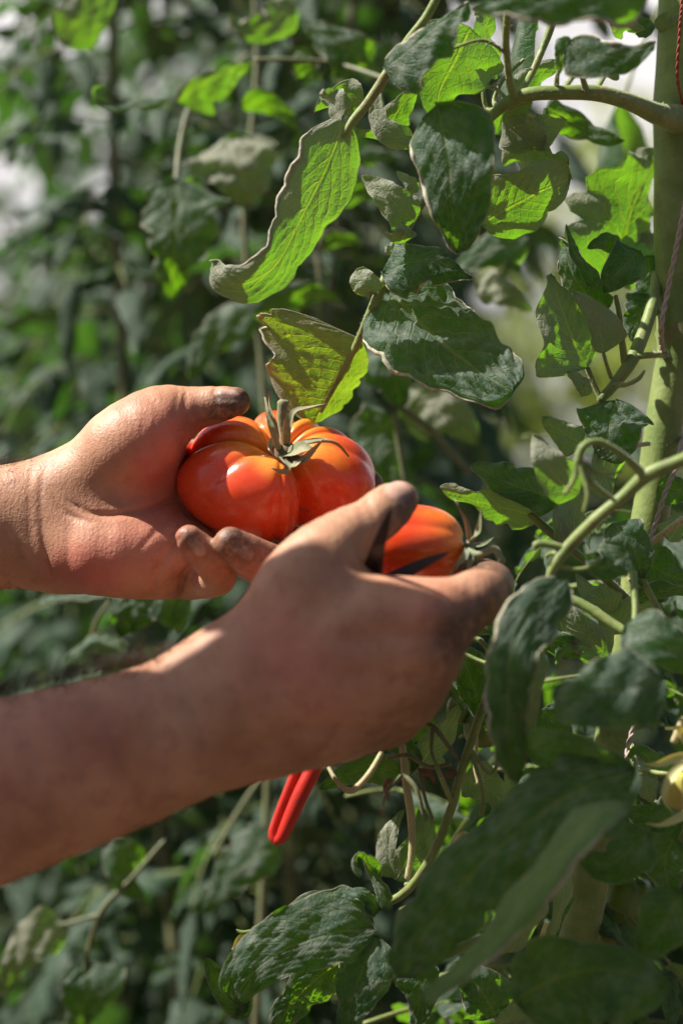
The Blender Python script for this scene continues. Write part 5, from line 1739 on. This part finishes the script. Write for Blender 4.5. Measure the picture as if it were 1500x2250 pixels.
rs([(225, 2010, 1.2, 6), (150, 2030, 1.2, 5), (90, 2050, 1.2, 5)])
rh([(150, 2040, 1.2), (90, 2060, 1.19), (40, 2110, 1.19), (-10, 2200, 1.2)], 40, 48, seed=224, curl=(1.0, .6), face='under')
rh([(300, 1850, 1.2), (270, 1890, 1.2), (280, 1940, 1.2), (320, 1980, 1.2)], 40, 40, seed=225, curl=(1.3, .8))
rh([(185, 2120, 1.2), (200, 2160, 1.19), (190, 2200, 1.19), (160, 2270, 1.2)], 60, 64, seed=226, curl=(.8, .6))
rh([(620, 1860, 1.22), (560, 1880, 1.21), (500, 1930, 1.21), (430, 2010, 1.22)], 50, 54, seed=227, tilt=-15, curl=(.8, .7))
rs([(580, 1700, 1.25, 6), (520, 1790, 1.25, 6), (470, 1880, 1.25, 6)])


# ---------------------------------------------------------------- ground, polytunnel wall, hoops
def soil():
    m = NT('soil')
    co = m.obj()
    n = m.noise(9, 6, .65, co)
    n2 = m.noise(60, 5, .7, co)
    c = m.mix(n, (.10, .055, .038), (.20, .12, .085))
    c = m.mix(m.math('MULTIPLY', m.smooth(n2, .5, .7), .5), c, (.28, .19, .13))
    p = m.principled(**{'Base Color': c, 'Roughness': .95, 'Normal': m.bump(m.math('ADD', n, n2), .8, .02)})
    return m.done(p)


mb = MB()
G = 60
xs = np.concatenate([np.linspace(-60, -4, 12), np.linspace(-3.5, 3.5, 71), np.linspace(4, 60, 12)])
ys = np.concatenate([np.linspace(-40, -1, 10), np.linspace(-.5, 7, 76), np.linspace(8, 120, 16)])
rngg = np.random.RandomState(4)
V = []
for y in ys:
    for x in xs:
        z = .012 * math.sin(x * 3.1 + y) + .010 * math.sin(y * 5.3 - x * 2) + rngg.normal() * .007 if abs(x) < 3.5 and y < 7 else 0
        V.append((x, y, z))
nx = len(xs)
F = [(j * nx + i, j * nx + i + 1, (j + 1) * nx + i + 1, (j + 1) * nx + i) for j in range(len(ys) - 1) for i in range(nx - 1)]
mb.add(V, F)
g = mb.build('ground', soil(), origin=(0, 0, 0))
g['kind'] = 'structure'


def film():
    m = NT('tunnel_film')
    co = m.obj()
    n = m.noise(2.2, 4, .6, co)
    w = m.n('TexWave', bands_direction='X')
    w.inputs['Scale'].default_value = 1.5
    w.inputs['Distortion'].default_value = 4
    m.set(w.inputs['Vector'], co)
    c = m.mix(n, (.80, .82, .84), (.68, .72, .72))
    p = m.principled(**{'Base Color': c, 'Roughness': .5, 'Normal': m.bump(w.outputs[0], .5, .05)})
    tr = m.n('BsdfTranslucent')
    m.set(tr.inputs[0], (.80, .81, .84))
    mx = m.n('MixShader')
    mx.inputs[0].default_value = .62
    m.t.links.new(p.outputs[0], mx.inputs[1])
    m.t.links.new(tr.outputs[0], mx.inputs[2])
    return m.done(mx)


wall = empty('tunnel_wall', (0, 10, 0), 'bright white plastic film wall on metal posts far behind the plants', 'wall')
mb = MB()
V, F = [], []
nx, nz = 80, 12
for j in range(nz + 1):
    for i in range(nx + 1):
        x = -8 + 16 * i / nx
        z = 5.0 * j / nz
        V.append((x, 10 - 3.4 * (z / 5) ** 1.5 + .03 * math.sin(x * 4.1) + .02 * math.sin(z * 5 + x), z))
for j in range(nz):
    for i in range(nx):
        F.append((j * (nx + 1) + i, j * (nx + 1) + i + 1, (j + 1) * (nx + 1) + i + 1, (j + 1) * (nx + 1) + i))
mb.add(V, F)
mb.build('film', film(), wall)
galv = plain('galvanised_metal', (.42, .43, .42), .4, 90, .2)
for i in range(9):
    mb = MB()
    x = -8 + 2 * i + .75
    tube(mb, [(x, 9.9 - 3.4 * (z / 5) ** 1.5, z if z else -.05) for z in (0, 1, 2, 3, 4, 5)], [.025] * 6, 10, 20)
    mb.build('post', galv, wall)
mb = MB()
tube(mb, [(-8, 9.12, 1.9), (0, 9.12, 1.9), (8, 9.12, 1.9)], [.02] * 3, 8, 8)
mb.build('rail', galv, wall)
